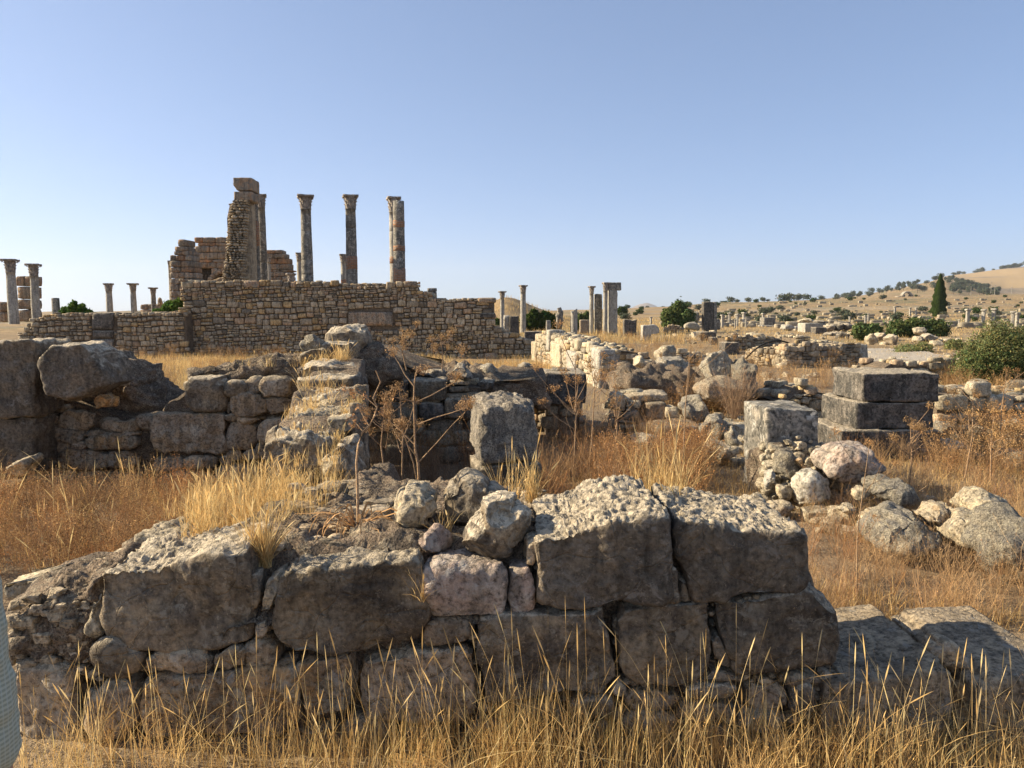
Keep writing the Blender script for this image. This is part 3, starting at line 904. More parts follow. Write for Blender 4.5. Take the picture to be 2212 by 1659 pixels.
sb([(20, 1438), (90, 1438), (160, 1450), (160, 1495), (166, 1560), (188, 1612), (100, 1618), (15, 1612)], m_tan, .4, .0, rough=.02, rnd=.04)
sb([(205, 1406), (235, 1386), (262, 1404), (298, 1420), (292, 1448), (245, 1464), (210, 1448), (202, 1425)], m_grey, .25, -.01, rough=.015, cell=.009)
sb([(300, 1428), (340, 1412), (440, 1412), (458, 1430), (452, 1448), (380, 1456), (312, 1446)], m_tan, .25, .0, rough=.014, cell=.009, rnd=.025)
sb([(462, 1420), (500, 1398), (528, 1410), (526, 1440), (484, 1452), (460, 1440)], m_tan, .2, -.01, rough=.014, cell=.009)
sb([(530, 1400), (560, 1386), (590, 1402), (596, 1430), (560, 1446), (530, 1440)], m_tan, .2, .01, rough=.014, cell=.009)
sb([(545, 1350), (574, 1340), (584, 1362), (572, 1384), (548, 1386)], m_tan, .12, .0, cell=.009, rnd=.02)
sb([(172, 1330), (205, 1292), (214, 1320), (220, 1362), (206, 1396), (180, 1380)], m_pale, .2, .0, "pale fractured stone wedged at the left end of the broad grey block", rough=.02, chips=16, cut=.3, cell=.008)
# low courses, half hidden by the grass
low = [(1100, 1524, 1215, 1572), (1220, 1510, 1330, 1560), (1345, 1492, 1470, 1540), (1322, 1478, 1352, 1510), (1480, 1480, 1600, 1520), (1470, 1525, 1600, 1566),
       (1612, 1478, 1708, 1542), (1712, 1478, 1770, 1560), (1600, 1546, 1700, 1590), (1340, 1545, 1460, 1600), (1000, 1566, 1110, 1612), (860, 1564, 990, 1620), (740, 1556, 850, 1620),
       (600, 1600, 735, 1650), (430, 1600, 595, 1650), (330, 1600, 425, 1650), (200, 1626, 320, 1668), (60, 1622, 190, 1668), (1120, 1578, 1230, 1630), (1240, 1566, 1330, 1620),
       (1470, 1572, 1590, 1625), (1600, 1594, 1720, 1640), (1030, 1616, 1120, 1660), (1700, 1462, 1790, 1480), (1345, 1606, 1460, 1650)]
for k, (a, b, c, d) in enumerate(low):
    sb(oval(a, b, c, d, k, j=.06, pw=4.5), (m_tan, m_grey, m_tan)[k % 3], .3, random.Random(k).uniform(-.03, .02), cell=.012, rnd=.025, rough=.014)
# lower step at the right: two flat blocks
sb([(1786, 1484), (1830, 1470), (1920, 1466), (2056, 1440), (2062, 1520), (2054, 1600), (1900, 1640), (1790, 1650), (1780, 1560)], m_slab, .62, -.03, "broad flat topped slab forming the low step", seed=77, lean=0, rough=.006, scar=.003, chips=2, rnd=.025)
sb([(2118, 1490), (2160, 1466), (2330, 1460), (2335, 1650), (2150, 1650), (2120, 1600)], m_slab, .66, -.06, "flat topped grey slab beyond the gap at the low end", seed=78, lean=0, rough=.006, scar=.003, chips=2, rnd=.03)
sb([(2060, 1470), (2118, 1476), (2120, 1530), (2104, 1566), (2066, 1560)], m_brown, .2, .03, cell=.009, rnd=.03)
# chinking of small stones in the joints
rs = np.random.RandomState(3)
ch = []
for k, (a, b, n, s) in enumerate([((300, 1450), (620, 1440), 26, 12), ((600, 1330), (560, 1400), 12, 10), ((1040, 1528), (1340, 1500), 22, 10), ((1340, 1478), (1600, 1470), 20, 9), ((1600, 1470), (1790, 1466), 16, 9),
                               ((912, 1338), (1150, 1334), 16, 6), ((1026, 1340), (1034, 1520), 12, 7), ((1330, 1330), (1340, 1500), 10, 6), ((1540, 1310), (1545, 1440), 8, 5), ((1760, 1480), (1800, 1620), 16, 12),
                               ((306, 1470), (312, 1610), 14, 9), ((560, 1392), (600, 1440), 10, 11), ((1440, 1310), (1750, 1290), 20, 6), ((170, 1450), (230, 1470), 8, 9), ((1158, 1200), (1158, 1320), 8, 7), ((2062, 1560), (2110, 1640), 14, 14), ((1340, 1545), (1720, 1560), 20, 12)]):
    for q in range(n):
        t = (q + rs.rand()) / n
        x, y = a[0] + (b[0] - a[0]) * t + rs.uniform(-6, 6), a[1] + (b[1] - a[1]) * t + rs.uniform(-6, 6)
        sz = s * rs.uniform(.6, 1.4)
        V, F = block(None, oval(x - sz * 1.3, y - sz * .7, x + sz * 1.3, y + sz * .7, q + 100 * k), Y0 + .03 + rs.uniform(-.01, .02), .06, None, seed=q + 90 * k, cell=.009, rnd=.012, rough=.006, chips=6, cut=.25)
        ch.append((V, F, np.ones(3) * rs.uniform(.6, 1.2)))
V, F, T = join(ch)
mk("chinking", V, F, m_rub, fw, tint=T, smooth=False)["label"] = "small stones packed into the joints"
# earth and rubble core
sbc = dict(cell=.03, rnd=.08, rough=.05, fine=.012, chips=0)
block("wall_core", [(10, 1320), (60, 1285), (200, 1260), (560, 1240), (930, 1210), (1160, 1190), (1160, 1680), (0, 1680)], Y0 + .1, .55, m_earth, fw, seed=5, lean=.02, **sbc)
block("wall_core", [(1150, 1190), (1450, 1150), (1735, 1200), (1790, 1330), (1800, 1520), (2040, 1530), (2040, 1680), (1150, 1680)], Y0 + .1, .36, m_core, fw, seed=6, cell=.04, rnd=.05, rough=.02)
# earth slope at the far left of the wall
block("earth_fill", [(0, 1318), (60, 1290), (150, 1262), (205, 1250), (240, 1300), (230, 1440), (10, 1445)], Y0 + .04, .34, m_earth, fw, seed=9, lean=.06, cell=.013, rnd=.08, rough=.05, fine=.016, chips=3, fs=7)
block("stone_block", [(0, 1262), (60, 1256), (140, 1245), (200, 1218), (290, 1185), (300, 1212), (200, 1262), (60, 1296), (0, 1300)], 2.92, .16, m_pale, fw, seed=12, cell=.012, rnd=.03, rough=.03, pits=.02)
block("stone_block", [(288, 1160), (330, 1156), (398, 1158), (400, 1195), (300, 1210), (290, 1185)], 3.02, .25, m_pale, fw, seed=13, cell=.011, rnd=.02, rough=.02, pits=.02)
# rubble and earth platform behind the top of the wall
xs = np.linspace(-1.25, .32, 110); ys = np.linspace(2.60, 4.35, 110)
XX, YY = np.meshgrid(xs, ys)
pp = np.stack((XX, YY, 0 * XX), -1).reshape(-1, 3)
rise = .70 + .05 * fbm(pp, 2.5, 3).reshape(XX.shape) + .022 * ridged(pp, 12, 3).reshape(XX.shape)
edge = sstep(-1.25, -1.08, XX + .05 * np.sin(YY * 7)) * (1 - sstep(.18, .32, XX)) * (1 - sstep(3.75, 4.35, YY) * sstep(-.75, -.45, XX) * 1.0) * (1 - sstep(3.15, 3.6, YY) * (1 - sstep(-1.05, -.8, XX)))
ZZ = rise * edge + .02 - .12 * sstep(-.35, .2, XX) * sstep(2.9, 3.5, YY) - .28 * (1 - sstep(2.62, 2.80, YY))
n_ = XX.shape[1]
i, j = np.meshgrid(np.arange(XX.shape[0] - 1), np.arange(n_ - 1), indexing='ij')
mk("earth_fill", np.stack((XX, YY, ZZ), -1).reshape(-1, 3), np.stack((i * n_ + j, i * n_ + j + 1, (i + 1) * n_ + j + 1, (i + 1) * n_ + j), -1).reshape(-1, 4), m_earth, fw)
def platform_z(x, y):
    return .68
# small rubble lying on the platform
ch = []
for q in range(420):
    x, y = rs.uniform(-1.15, .2), 2.8 + 1.4 * rs.rand()
    s = rs.uniform(.006, .03) if rs.rand() < .85 else rs.uniform(.03, .07)
    V, F = rock_mesh(s * rs.uniform(1, 1.7), s, s * .8, None, cell=s * .45, rnd=s * .2, rough=s * .2, chips=14, cut=.45, seed=q, fs=20)
    zz = np.interp(x, [-1.25, -1.1, .2, .3], [.3, .7, .66, .3])
    ch.append((V + (x, y, zz + .01 + (0 if y < 3.7 else -.1)), F, np.ones(3) * rs.uniform(.6, 1.25)))
for q in range(230):
    if q < 190:
        px, py = rs.uniform(14, 208), 0
        py = rs.uniform(np.interp(px, [0, 60, 150, 208], [1322, 1294, 1266, 1256]), 1432)
        s = rs.uniform(.003, .013) if rs.rand() < .85 else rs.uniform(.015, .028)
        c = P(px, py, 2.645 + (.03 if py < 1300 else 0))
    else:
        s = rs.uniform(.008, .022)
        c = np.array((rs.uniform(-.98, -.3), rs.uniform(2.76, 2.9), .70))
    V, F = rock_mesh(s * rs.uniform(1, 1.6), s, s * .8, None, cell=s * .5, rnd=s * .25, rough=s * .2, chips=12, cut=.45, seed=q + 900, fs=20)
    ch.append((V + c, F, np.ones(3) * rs.uniform(.6, 1.35)))
V, F, T = join(ch)
o = mk("rubble", V, F, m_rub, None, tint=T, smooth=False)
tag(o, "loose small rubble strewn on the earth behind the nearest blocks", "rubble", kind="stuff")

# boulders lying on top of the wall
def boulder(name, label, poly, Y, D, mat, group=None, cat="boulder", **kw):
    kw.setdefault("cell", .014); kw.setdefault("rnd", .12); kw.setdefault("rough", .02); kw.setdefault("chips", 24); kw.setdefault("cut", .28); kw.setdefault("fine", .003); kw.setdefault("scar", .011)
    return tag(block(name, poly, Y, D, mat, None, **kw), label, cat, group)
boulder("boulder", "cream boulder with a pointed top, leftmost on the near wall", [(848, 1072), (870, 1060), (905, 1066), (944, 1068), (940, 1110), (920, 1150), (880, 1160), (848, 1158), (846, 1110)], 2.85, .28, m_pale, seed=21, cell=.008, cut=.16, chips=14)
boulder("boulder", "rounded grey boulder at the back of the trio on the near wall", [(944, 1080), (965, 1050), (1010, 1042), (1060, 1055), (1085, 1085), (1085, 1140), (1060, 1165), (980, 1160), (950, 1130)], 2.86, .32, m_grey, seed=25, cell=.008, cut=.2, rnd=.14)
boulder("boulder", "large grey boulder leaning in front, with a cracked sunlit face", [(978, 1195), (1000, 1150), (1040, 1095), (1075, 1076), (1120, 1085), (1147, 1130), (1144, 1190), (1120, 1222), (1060, 1230), (990, 1228)], 2.62, .30, m_grey, seed=29, cell=.007, cut=.22, rough=.014, rnd=.12, chips=14)
boulder("stone", "small pink stone below the leaning boulder", [(895, 1180), (915, 1162), (945, 1158), (958, 1180), (952, 1210), (920, 1216), (897, 1200)], 2.68, .14, m_pink, cat="stone", seed=31, cell=.007, rnd=.05)
boulder("stone", "small round white pebble on the rubble behind the near wall", oval(828, 1080, 845, 1100, 3), 3.1, .035, m_pale, cat="stone", seed=32, cell=.005, rnd=.02, rough=.002)
boulder("stone", "oblong buff stone lying across the gap between the low slabs", [(2018, 1405), (2035, 1385), (2060, 1392), (2098, 1425), (2106, 1445), (2090, 1460), (2060, 1458), (2030, 1432)], 2.68, .13, m_tan, cat="stone", seed=33, cell=.008, rnd=.05, chips=5)
boulder("stone", "flat pale stone lying just behind the largest dark block", [(1290, 1062), (1320, 1050), (1350, 1054), (1345, 1075), (1295, 1078)], 3.35, .15, m_tan, cat="stone", seed=34, cell=.012, rnd=.03)

# ================================================================== CROSS WALL running back from the near wall
cw = empty("ruined_wall", (-1.3, 4.9, 0), "stepped cross wall overgrown with golden grass behind the near wall", "ruined wall")
def cb(poly, Y, D, mat, label=None, **kw):
    cb.n += 1
    kw.setdefault("cell", .018); kw.setdefault("rnd", .03); kw.setdefault("rough", .02); kw.setdefault("fine", .004); kw.setdefault("scar", .012)
    o = block("stone_block", poly, Y, D, mat, cw, seed=kw.pop("seed", cb.n), **kw)
    if label: o["label"] = label
cb.n = 100
cb([(566, 960), (600, 945), (660, 950), (700, 962), (700, 1010), (690, 1090), (570, 1080), (568, 1010)], 4.5, .55, m_grey, "dark pitted block at the front of the step", rough=.045, pits=.03, chips=12, cut=.2, cell=.014, fine=.012)
cb([(690, 985), (735, 965), (755, 985), (758, 1080), (690, 1090)], 4.45, .5, m_grey, rough=.04, chips=16, cut=.3, cell=.014)
cb([(690, 1000), (728, 990), (740, 1020), (700, 1030)], 4.36, .2, m_pale, rough=.03, chips=16, cut=.3, cell=.014)
cb([(604, 905), (660, 890), (752, 900), (752, 960), (600, 962)], 5.1, .5, m_pale, rough=.035, pits=.03, lean=.06, cell=.02)
cb([(630, 868), (700, 860), (756, 868), (756, 915), (628, 915)], 5.6, .5, m_grey, rough=.03, pits=.03, lean=.05)
cb([(706, 905), (756, 898), (758, 940), (712, 938)], 4.95, .3, m_pale, rough=.02)
cb([(640, 820), (760, 816), (764, 862), (646, 858)], 6.2, .5, m_dark, rough=.02, rnd=.03)
cb([(640, 790), (700, 786), (764, 792), (764, 830), (640, 830)], 6.55, .5, m_grey, rough=.04)
cb([(700, 1040), (745, 1020), (755, 1050), (745, 1090), (705, 1092)], 4.38, .2, m_brown, rough=.02)
# thin upright slab along its right face
cb([(757, 872), (790, 872), (792, 990), (786, 1100), (756, 1100), (757, 990)], 5.1, .09, m_tan, "thin upright slab closing the end of the cross wall", rnd=.015, rough=.012, cell=.02)
cb([(762, 830), (792, 834), (794, 905), (762, 905)], 5.9, .12, m_brown, rnd=.015)
xs = np.linspace(-1.62, -1.08, 30); ys = np.linspace(4.5, 7.1, 80)
XX, YY = np.meshgrid(xs, ys)
pp = np.stack((XX, YY, 0 * XX), -1).reshape(-1, 3)
XW = XX - .12 * (YY - 4.5)
ZZ = (np.interp(YY, [4.5, 4.9, 5.1, 5.5, 5.7, 6.3, 6.6, 7.1], [.72, .76, .84, .88, .95, 1.0, 1.1, 1.12]) + .05 * fbm(pp, 3, 4).reshape(XX.shape))
ZZ = ZZ * sstep(-1.62, -1.56, XX) * (1 - sstep(-1.12, -1.08, XX))
n_ = XX.shape[1]
i, j = np.meshgrid(np.arange(XX.shape[0] - 1), np.arange(n_ - 1), indexing='ij')
mk("earth_fill", np.stack((XW, YY, ZZ), -1).reshape(-1, 3), np.stack((i * n_ + j, i * n_ + j + 1, (i + 1) * n_ + j + 1, (i + 1) * n_ + j), -1).reshape(-1, 4), m_earth, cw)

# ================================================================== SECOND WALL (left, behind the weeds)
w2 = empty("ruined_wall", (-2.8, 7.2, 0), "brown stone wall with a collapsed middle, across the weedy room on the left", "ruined wall")
def wb(poly, mat, dy=0., D=.45, label=None, **kw):
    wb.n += 1
    kw.setdefault("cell", .02); kw.setdefault("rnd", .025); kw.setdefault("rough", .022); kw.setdefault("fine", .004); kw.setdefault("scar", .012)
    o = block("stone_block", poly, 6.9 + dy, D, mat, w2, seed=kw.pop("seed", wb.n), **kw)
    if label: o["label"] = label
wb.n = 200
wb([(391, 830), (400, 815), (470, 813), (480, 830), (482, 890), (420, 892), (396, 880)], m_grey, -.06, .5, "squared dark grey block at the broken edge", rough=.02, rnd=.05)
wb([(330, 895), (345, 890), (484, 893), (487, 950), (484, 984), (400, 984), (330, 982), (327, 940)], m_tan, -.02, .5, "largest buff ashlar in the wall", rough=.03, fine=.008, rnd=.03)
for k, (a, b, c, d, mt) in enumerate([(489, 908, 556, 970, 1), (494, 852, 573, 902, 1), (531, 818, 566, 852, 1), (484, 826, 530, 856, 0), (562, 816, 622, 858, 1), (574, 856, 628, 896, 1), (486, 868, 500, 895, 0), (486, 896, 512, 912, 0),
                                   (556, 905, 640, 960, 1), (556, 960, 580, 990, 1), (511, 900, 560, 912, 1), (486, 972, 520, 1000, 1), (522, 972, 560, 995, 1), (435, 988, 470, 1012, 0), (400, 990, 434, 1010, 1), (472, 986, 500, 1008, 0), (330, 988, 398, 1020, 1),
                                   (340, 1022, 460, 1050, 1), (465, 1012, 560, 1046, 1), (570, 990, 600, 1040, 1), (628, 890, 650, 915, 1),
                                   (67, 892, 120, 926, 1), (94, 874, 146, 890, 2), (125, 886, 200, 930, 1), (62, 924, 95, 960, 1), (92, 924, 172, 956, 1), (73, 956, 148, 978, 1), (150, 952, 178, 972, 1), (179, 942, 296, 972, 3),
                                   (175, 930, 250, 944, 1), (211, 907, 296, 934, 1), (298, 902, 330, 928, 1), (124, 976, 230, 1016, 3), (230, 974, 300, 1010, 3), (78, 980, 122, 1010, 1), (160, 1018, 300, 1046, 3), (60, 1012, 158, 1046, 1), (250, 934, 300, 944, 1)]):
    wb(oval(a - 3, b - 2, c + 3, d + 2, k + 50, j=.05, pw=5), (m_grey, m_tan, m_grey, m_brown)[mt], random.Random(k).uniform(-.04, .02), rnd=.035)
wb([(-60, 738), (0, 736), (66, 734), (72, 740), (70, 900), (0, 904), (-60, 904)], m_dark, -.45, .5, "tall dark slab standing at the left edge", rnd=.015, rough=.014)
wb([(-60, 906), (62, 906), (64, 1030), (-60, 1040)], m_dark, -.42, .5, rnd=.03, rough=.025)
wb([(66, 736), (98, 740), (100, 800), (78, 900), (66, 904)], m_tan, -.2, .4, rnd=.02)
block("wall_core", [(-60, 800), (66, 860), (120, 880), (210, 915), (330, 900), (400, 840), (640, 830), (770, 830), (770, 1060), (-60, 1060)], 7.0, .6, m_core, w2, seed=4, cell=.05, rnd=.1, rough=.05)
block("earth_fill", [(400, 812), (440, 796), (500, 786), (560, 780), (640, 782), (700, 800), (640, 835), (560, 830), (500, 835), (420, 830)], 7.1, .9, m_earth, w2, seed=6, cell=.025, rnd=.12, rough=.06, fine=.02, pits=.03, chips=0)
wb([(645, 818), (700, 812), (775, 812), (778, 860), (700, 872), (648, 862)], m_dark, -.3, .5, rnd=.05, rough=.03)
# earth slope spilling down through the gap
xs = np.linspace(0, 1, 50); ys = np.linspace(0, 1, 50)
SU, SV = np.meshgrid(xs, ys)
top = np.array([P(205 + 195 * t, 770 + 125 * (t ** .8), 7.9) for t in xs]); bot = np.array([P(110 + 300 * t, np.interp(t, [0, .3, .6, 1], [905, 935, 915, 905]), 6.96) for t in xs])
V = top[None] * (1 - SV[..., None]) + bot[None] * SV[..., None]
V = V.reshape(-1, 3)
V[:, 2] += .07 * fbm(V, 4, 4) + .02
V[:, 1] += .07 * fbm(V + 9, 4, 3)
i, j = np.meshgrid(np.arange(49), np.arange(49), indexing='ij')
mk("earth_fill", V, np.stack((i * 50 + j, (i + 1) * 50 + j, (i + 1) * 50 + j + 1, i * 50 + j + 1), -1).reshape(-1, 4), m_earth, w2)
block("earth_fill", [(80, 800), (200, 770), (260, 800), (330, 870), (400, 880), (400, 960), (80, 960)], 7.12, .9, m_earth, w2, seed=8, cell=.03, rnd=.25, rough=.08, fine=.015, chips=0)

boulder("boulder", "big cracked grey boulder tilted against the tall dark slab", [(74, 784), (82, 760), (102, 750), (150, 744), (172, 742), (196, 762), (218, 800), (228, 832), (200, 842), (168, 858), (130, 868), (104, 860), (92, 830)], 6.35, .55, m_dark, seed=51, cell=.018, rnd=.025, cut=.2, rough=.016, chips=9)
boulder("boulder", "buff boulder split along a crack behind the tilted boulder", [(170, 744), (190, 748), (222, 770), (236, 820), (228, 845), (200, 845), (180, 800)], 6.6, .5, m_tan, seed=52, cell=.022, rnd=.08)
boulder("stone", "small grey stone propping the tilted boulder", [(98, 850), (130, 842), (158, 850), (156, 866), (112, 870)], 6.5, .3, m_grey, cat="stone", seed=53, rnd=.05)
boulder("stone", "orange stone under the tilted boulder", [(189, 865), (212, 848), (236, 862), (226, 880), (200, 886)], 6.5, .22, m_orange, cat="stone", seed=54, cell=.012, rnd=.03, chips=8)
boulder("stone", "pale slanted stone in the weeds below the tall dark slab", [(6, 1012), (60, 984), (66, 990), (40, 1030), (10, 1036)], 6.2, .25, m_pale, cat="stone", seed=55, rnd=.04)

# rocks on top of the corner
boulder("boulder", "round pitted rock beside the highest grass tuft", [(639, 745), (650, 727), (672, 723), (692, 735), (693, 758), (655, 768), (640, 762)], 7.2, .3, m_cong, seed=61, cell=.016, rnd=.1)
boulder("boulder", "flat stone slab under the round pitted rock", [(636, 770), (668, 755), (698, 752), (698, 785), (640, 788)], 7.1, .35, m_grey, seed=62, cell=.018, rnd=.03)
boulder("boulder", "biggest dark rock crowning the wall corner", [(699, 720), (712, 702), (735, 698), (780, 704), (788, 716), (794, 756), (760, 762), (702, 758)], 7.5, .5, m_grey, seed=63, cell=.018, rnd=.08, cut=.16)
boulder("boulder", "squared grey block below the crowning rock", [(694, 742), (760, 739), (764, 786), (698, 790)], 7.25, .4, m_grey, seed=64, cell=.018, rnd=.03, cut=.1)
block("earth_fill", [(630, 782), (800, 750), (850, 800), (870, 830), (780, 840), (640, 835)], 7.5, .7, m_earth, w2, seed=18, cell=.03, rnd=.15, rough=.07, fine=.02, chips=0)

# ================================================================== TEMPLE SIDE WALL (long rubble wall in the distance)
tw = empty("stone_wall", (-6, 27, 0), "long brown rubble wall with stepped top below the tall columns", "stone wall")
YW = 27.0
def XW_(px): return P(px, 650, YW)[0]
def ZW_(py, Y=YW): return P(1106, py, Y)[2]
def wprof(pts, x0, Y=YW):
    return prof([(P(px, 650, Y)[0] - x0, P(px, py, Y)[2]) for px, py in pts])
xa, xb = XW_(394), XW_(1068)
def hole(x0, y0, x1, y1, ax, Y=YW):
    return (P(x0, 650, Y)[0] - ax, P(x1, 650, Y)[0] - ax, ZW_(y1, Y), ZW_(y0, Y))
masonry(tw, (xa, YW), (xb, YW), -.1, wprof([(394, 605), (500, 607), (560, 608), (694, 606), (704, 611), (780, 612), (872, 611), (874, 608), (898, 608), (901, 632), (934, 634), (938, 644), (1068, 645)], xa),
        thick=.9, hr=(.10, .25), ar=(.9, 2.0), gap=.018, seed=4, holes=[hole(752, 674, 848, 705, xa), hole(1045, 762, 1076, 789, xa)], ragged=.03, warm=.75, dark=.1, jit=.09, rnd=.3, depth=.2, split=.33, noise=.015)
def wblock(root, x0, y0, x1, y1, mat, Y=YW, D=.4, dy=-.08, name="ashlar_block", seed=0, **kw):
    kw.setdefault("cell", .09); kw.setdefault("rnd", .04); kw.setdefault("rough", .012); kw.setdefault("chips", 3); kw.setdefault("cut", .05)
    return block(name, rect(x0, y0, x1, y1), Y + dy, D, mat, root, seed=seed + int(x0), **kw)
for a in [(752, 674, 848, 704), (1046, 763, 1076, 789), (775, 705, 800, 727), (1036, 676, 1070, 687), (1032, 643, 1071, 654), (872, 607, 899, 619), (526, 606, 560, 621)]:
    wblock(tw, *a, m_farstone if a[0] != 1036 else m_black, dy=-.06)
wl = empty("stone_wall", (-14, 26.6, 0), "lower rubble wall running on to the left of the stepped wall", "stone wall")
YL = 26.4
xl0, xl1 = P(38, 650, YL)[0], P(400, 650, YL)[0]
masonry(wl, (xl0, YL), (xl1, YL), -.1, prof([(P(px, 650, YL)[0] - xl0, P(px, py, YL)[2]) for px, py in [(38, 722), (56, 700), (70, 688), (96, 680), (198, 676), (242, 675), (348, 674), (400, 671)]]),
        thick=.8, hr=(.11, .26), ar=(.8, 1.8), gap=.02, seed=9, holes=[hole(197, 675, 242, 771, xl0, YL)], warm=.45, dark=.1, jit=.13, rnd=.42, depth=.2, ragged=.05)
wblock(wl, 198, 675, 242, 712, m_black, YL)
wblock(wl, 199, 714, 242, 730, m_black, YL)
wblock(wl, 197, 733, 242, 770, m_col, YL)
# low rubble at the right end
wr = empty("stone_wall", (2, 27.5, 0), "low rubble footing at the right end of the long wall", "stone wall")
xr0, xr1 = P(1066, 650, 27)[0], P(1150, 650, 27)[0]
masonry(wr, (xr0, 27.05), (xr1, 27.05), -.1, prof([(0, ZW_(700)), (.6, ZW_(722)), (1.4, ZW_(738))]), thick=1.6, hr=(.14, .26), seed=12, rnd=.5, jit=.2, ragged=.05)

# ================================================================== TEMPLE REMAINS on the podium
YT = 40.0
ZP = 2.6
def ashlar(name, label, courses, Y, D, cat="ruin", seed=0, mat=None, root=None, zb=None):
    """courses: list of (x0,x1,ytop,ybottom, [joint px]) ; each stone modelled"""
    rs = np.random.RandomState(seed)
    c = courses[-1]
    if root is None: root = empty(name, (P((c[0] + c[1]) / 2, 600, Y)[0], Y, ZP), label, cat)
    parts = []
    for k, (x0, x1, y0, y1) in enumerate(courses):
        n = max(1, int(round((x1 - x0) / rs.uniform(16, 26))))
        e = np.linspace(x0, x1, n + 1); e[1:-1] += rs.uniform(-4, 4, n - 1)
        for a, b in zip(e[:-1], e[1:]):
            V, F = block(None, rect(a + .15, y0 + .15, b - .15, y1 - .15), Y + rs.uniform(-.02, .02), D, None, seed=rs.randint(999), cell=.16, rnd=.03, rough=.02, chips=3, cut=.06)
            parts.append((V, F, np.ones(3) * rs.uniform(.8, 1.15) * ((1.15, .9, .72) if rs.rand() < .22 else (1, 1, 1))))
    V, F, T = join(parts)
    mk("stonework", V, F, mat or m_farstone, root, tint=T)
    return root
ashlar("ruined_wall", "stepped red stained stone pier at the far left end of the temple", [
    (384, 402, 517, 532), (377, 404, 532, 542), (376, 411, 542, 551), (366, 412, 551, 563), (366, 416, 563, 577), (366, 418, 577, 588), (366, 419, 588, 601), (366, 421, 601, 614), (366, 421, 614, 628), (366, 421, 628, 642), (366, 421, 642, 656), (366, 421, 656, 672)], 33, 1.0, seed=1)
column("slim engaged half column at the left edge of the stepped pier", 366, 563, 572, 6, 7, 33.2, zbase=1.0, capw=8, mat=m_colp, cmat=m_cap, cat="column", seed=3, name="half_column")
r_ = ashlar("ruined_wall", "flat topped temple wall of big ashlars with a dark broken arch", [
    (419, 488, 512, 524), (427, 488, 524, 531), (420, 488, 531, 545), (425, 490, 545, 560), (428, 490, 560, 567), (424, 490, 567, 579), (412, 426, 551, 579), (414, 425, 579, 625), (456, 492, 579, 592), (480, 492, 592, 625)], 44, .8, seed=2)
block("arch_recess", rect(424, 578, 482, 640), 44.7, .3, m_black, r_, cell=.3, rnd=.02)
arch = [(math.cos(t), math.sin(t)) for t in np.linspace(1.45, 2.9, 7)]
ap = []
for (c0, s0), (c1, s1) in zip(arch[:-1], arch[1:]):
    V, F = block(None, [(492 + 46 * c0, 612 - 34 * s0), (492 + 46 * c1, 612 - 34 * s1), (492 + 34 * c1, 612 - 24 * s1), (492 + 34 * c0, 612 - 24 * s0)], 43.95, .8, None, cell=.14, rnd=.03, rough=.02)
    ap.append((V, F))
V, F, T = join(ap); mk("arch", V, F, m_farstone, r_, tint=T)
block("infill", [(458, 607), (470, 600), (488, 597), (490, 640), (450, 640)], 43.6, .4, m_brown, r_, cell=.12, rnd=.1, rough=.03)
# tall rubble pier with two blocks on top
pier = empty("ruined_wall", (P(515, 600, 37)[0], 37, ZP), "tall tapering rubble pier crowned by two squared blocks", "ruined wall")
s37 = 37 / FPX
def pierx(py): return np.interp(py, [433, 449, 470, 507, 542, 576, 601, 640], [503, 495, 491, 488.5, 486, 482, 479, 476])
pierr = lambda py: np.interp(py, [433, 600, 640], [534, 523, 521])
rs = np.random.RandomState(2)
parts = []
y = 640.0
while y > 436:
    hh = rs.uniform(4, 7.5) if y < 578 else rs.uniform(2.2, 4)
    x = pierx(y - hh / 2) + rs.uniform(-1.5, 1.5)
    while x < pierr(y) - 1:
        ww = hh * rs.uniform(1.0, 2.4)
        x1 = min(x + ww, pierr(y) + 1)
        V, F = block(None, oval(x, y - hh, x1, y, rs.randint(999), j=.1), 36.8 + rs.uniform(-.1, .1), .5, None, seed=rs.randint(999), cell=.06, rnd=.06, rough=.02, chips=5, cut=.2)
        parts.append((V, F, np.ones(3) * rs.uniform(.6, 1.25)))
        x = x1 + .3
    y -= hh
V, F, T = join(parts)
mk("rubble_core", V, F, m_rub, pier, tint=T)
# smooth flank of the pier, running back
def quadprism(name, c, mat, parent, tint=None):
    c = np.array(c, float)
    F = np.array([(0, 1, 2, 3), (7, 6, 5, 4), (0, 4, 5, 1), (1, 5, 6, 2), (2, 6, 7, 3), (3, 7, 4, 0)])
    return mk(name, c, F, mat, parent, smooth=False, tint=tint)
a, b = P(523, 640, 37), P(546, 640, 38.6)
c_, d_ = P(538, 434, 38.6), P(533, 434, 37)
fl = masonry(pier, (P(522, 600, 37.0)[0], 37.0), (P(549, 600, 38.4)[0], 38.4), ZP - 1.2, prof([(0, P(530, 470, 37)[2]), (.35, P(530, 436, 37)[2]), (3, P(530, 434, 37)[2])]), thick=.7, hr=(.12, .22), seed=7, part="flank", core="flank_core", jit=.15)
block("backing", [(505, 436), (544, 436), (550, 640), (484, 640), (492, 520)], 37.75, .5, m_rub, pier, cell=.3, rnd=.02)
block("capping_block", [(503.5, 383), (542.5, 383.5), (542.7, 411), (512, 412), (504, 400)], 37.0, 1.2, m_farstone, pier, seed=3, cell=.06, rnd=.02, rough=.015, chips=1, cut=.02)
block("capping_block", rect(505, 413.5, 543, 433), 37.0, 1.2, m_farstone, pier, seed=4, cell=.06, rnd=.02, rough=.012, chips=1, cut=.02)
column("tall brick patched pillar with a crumbled capital, hard against the rubble pier", (550.5, 550), 403, 430, 14, 15, 38.6, zbase=ZP - .3, capw=20, mat=m_col, bands=[(477, 531)], joints=(575,), seed=4, name="stone_column")
column("dark column with a leafy capital next to the brick patched pillar", (565, 564.5), 420, 449, 15, 19, 40, zbase=ZP - .3, capw=24, joints=(501, 568), seed=5)
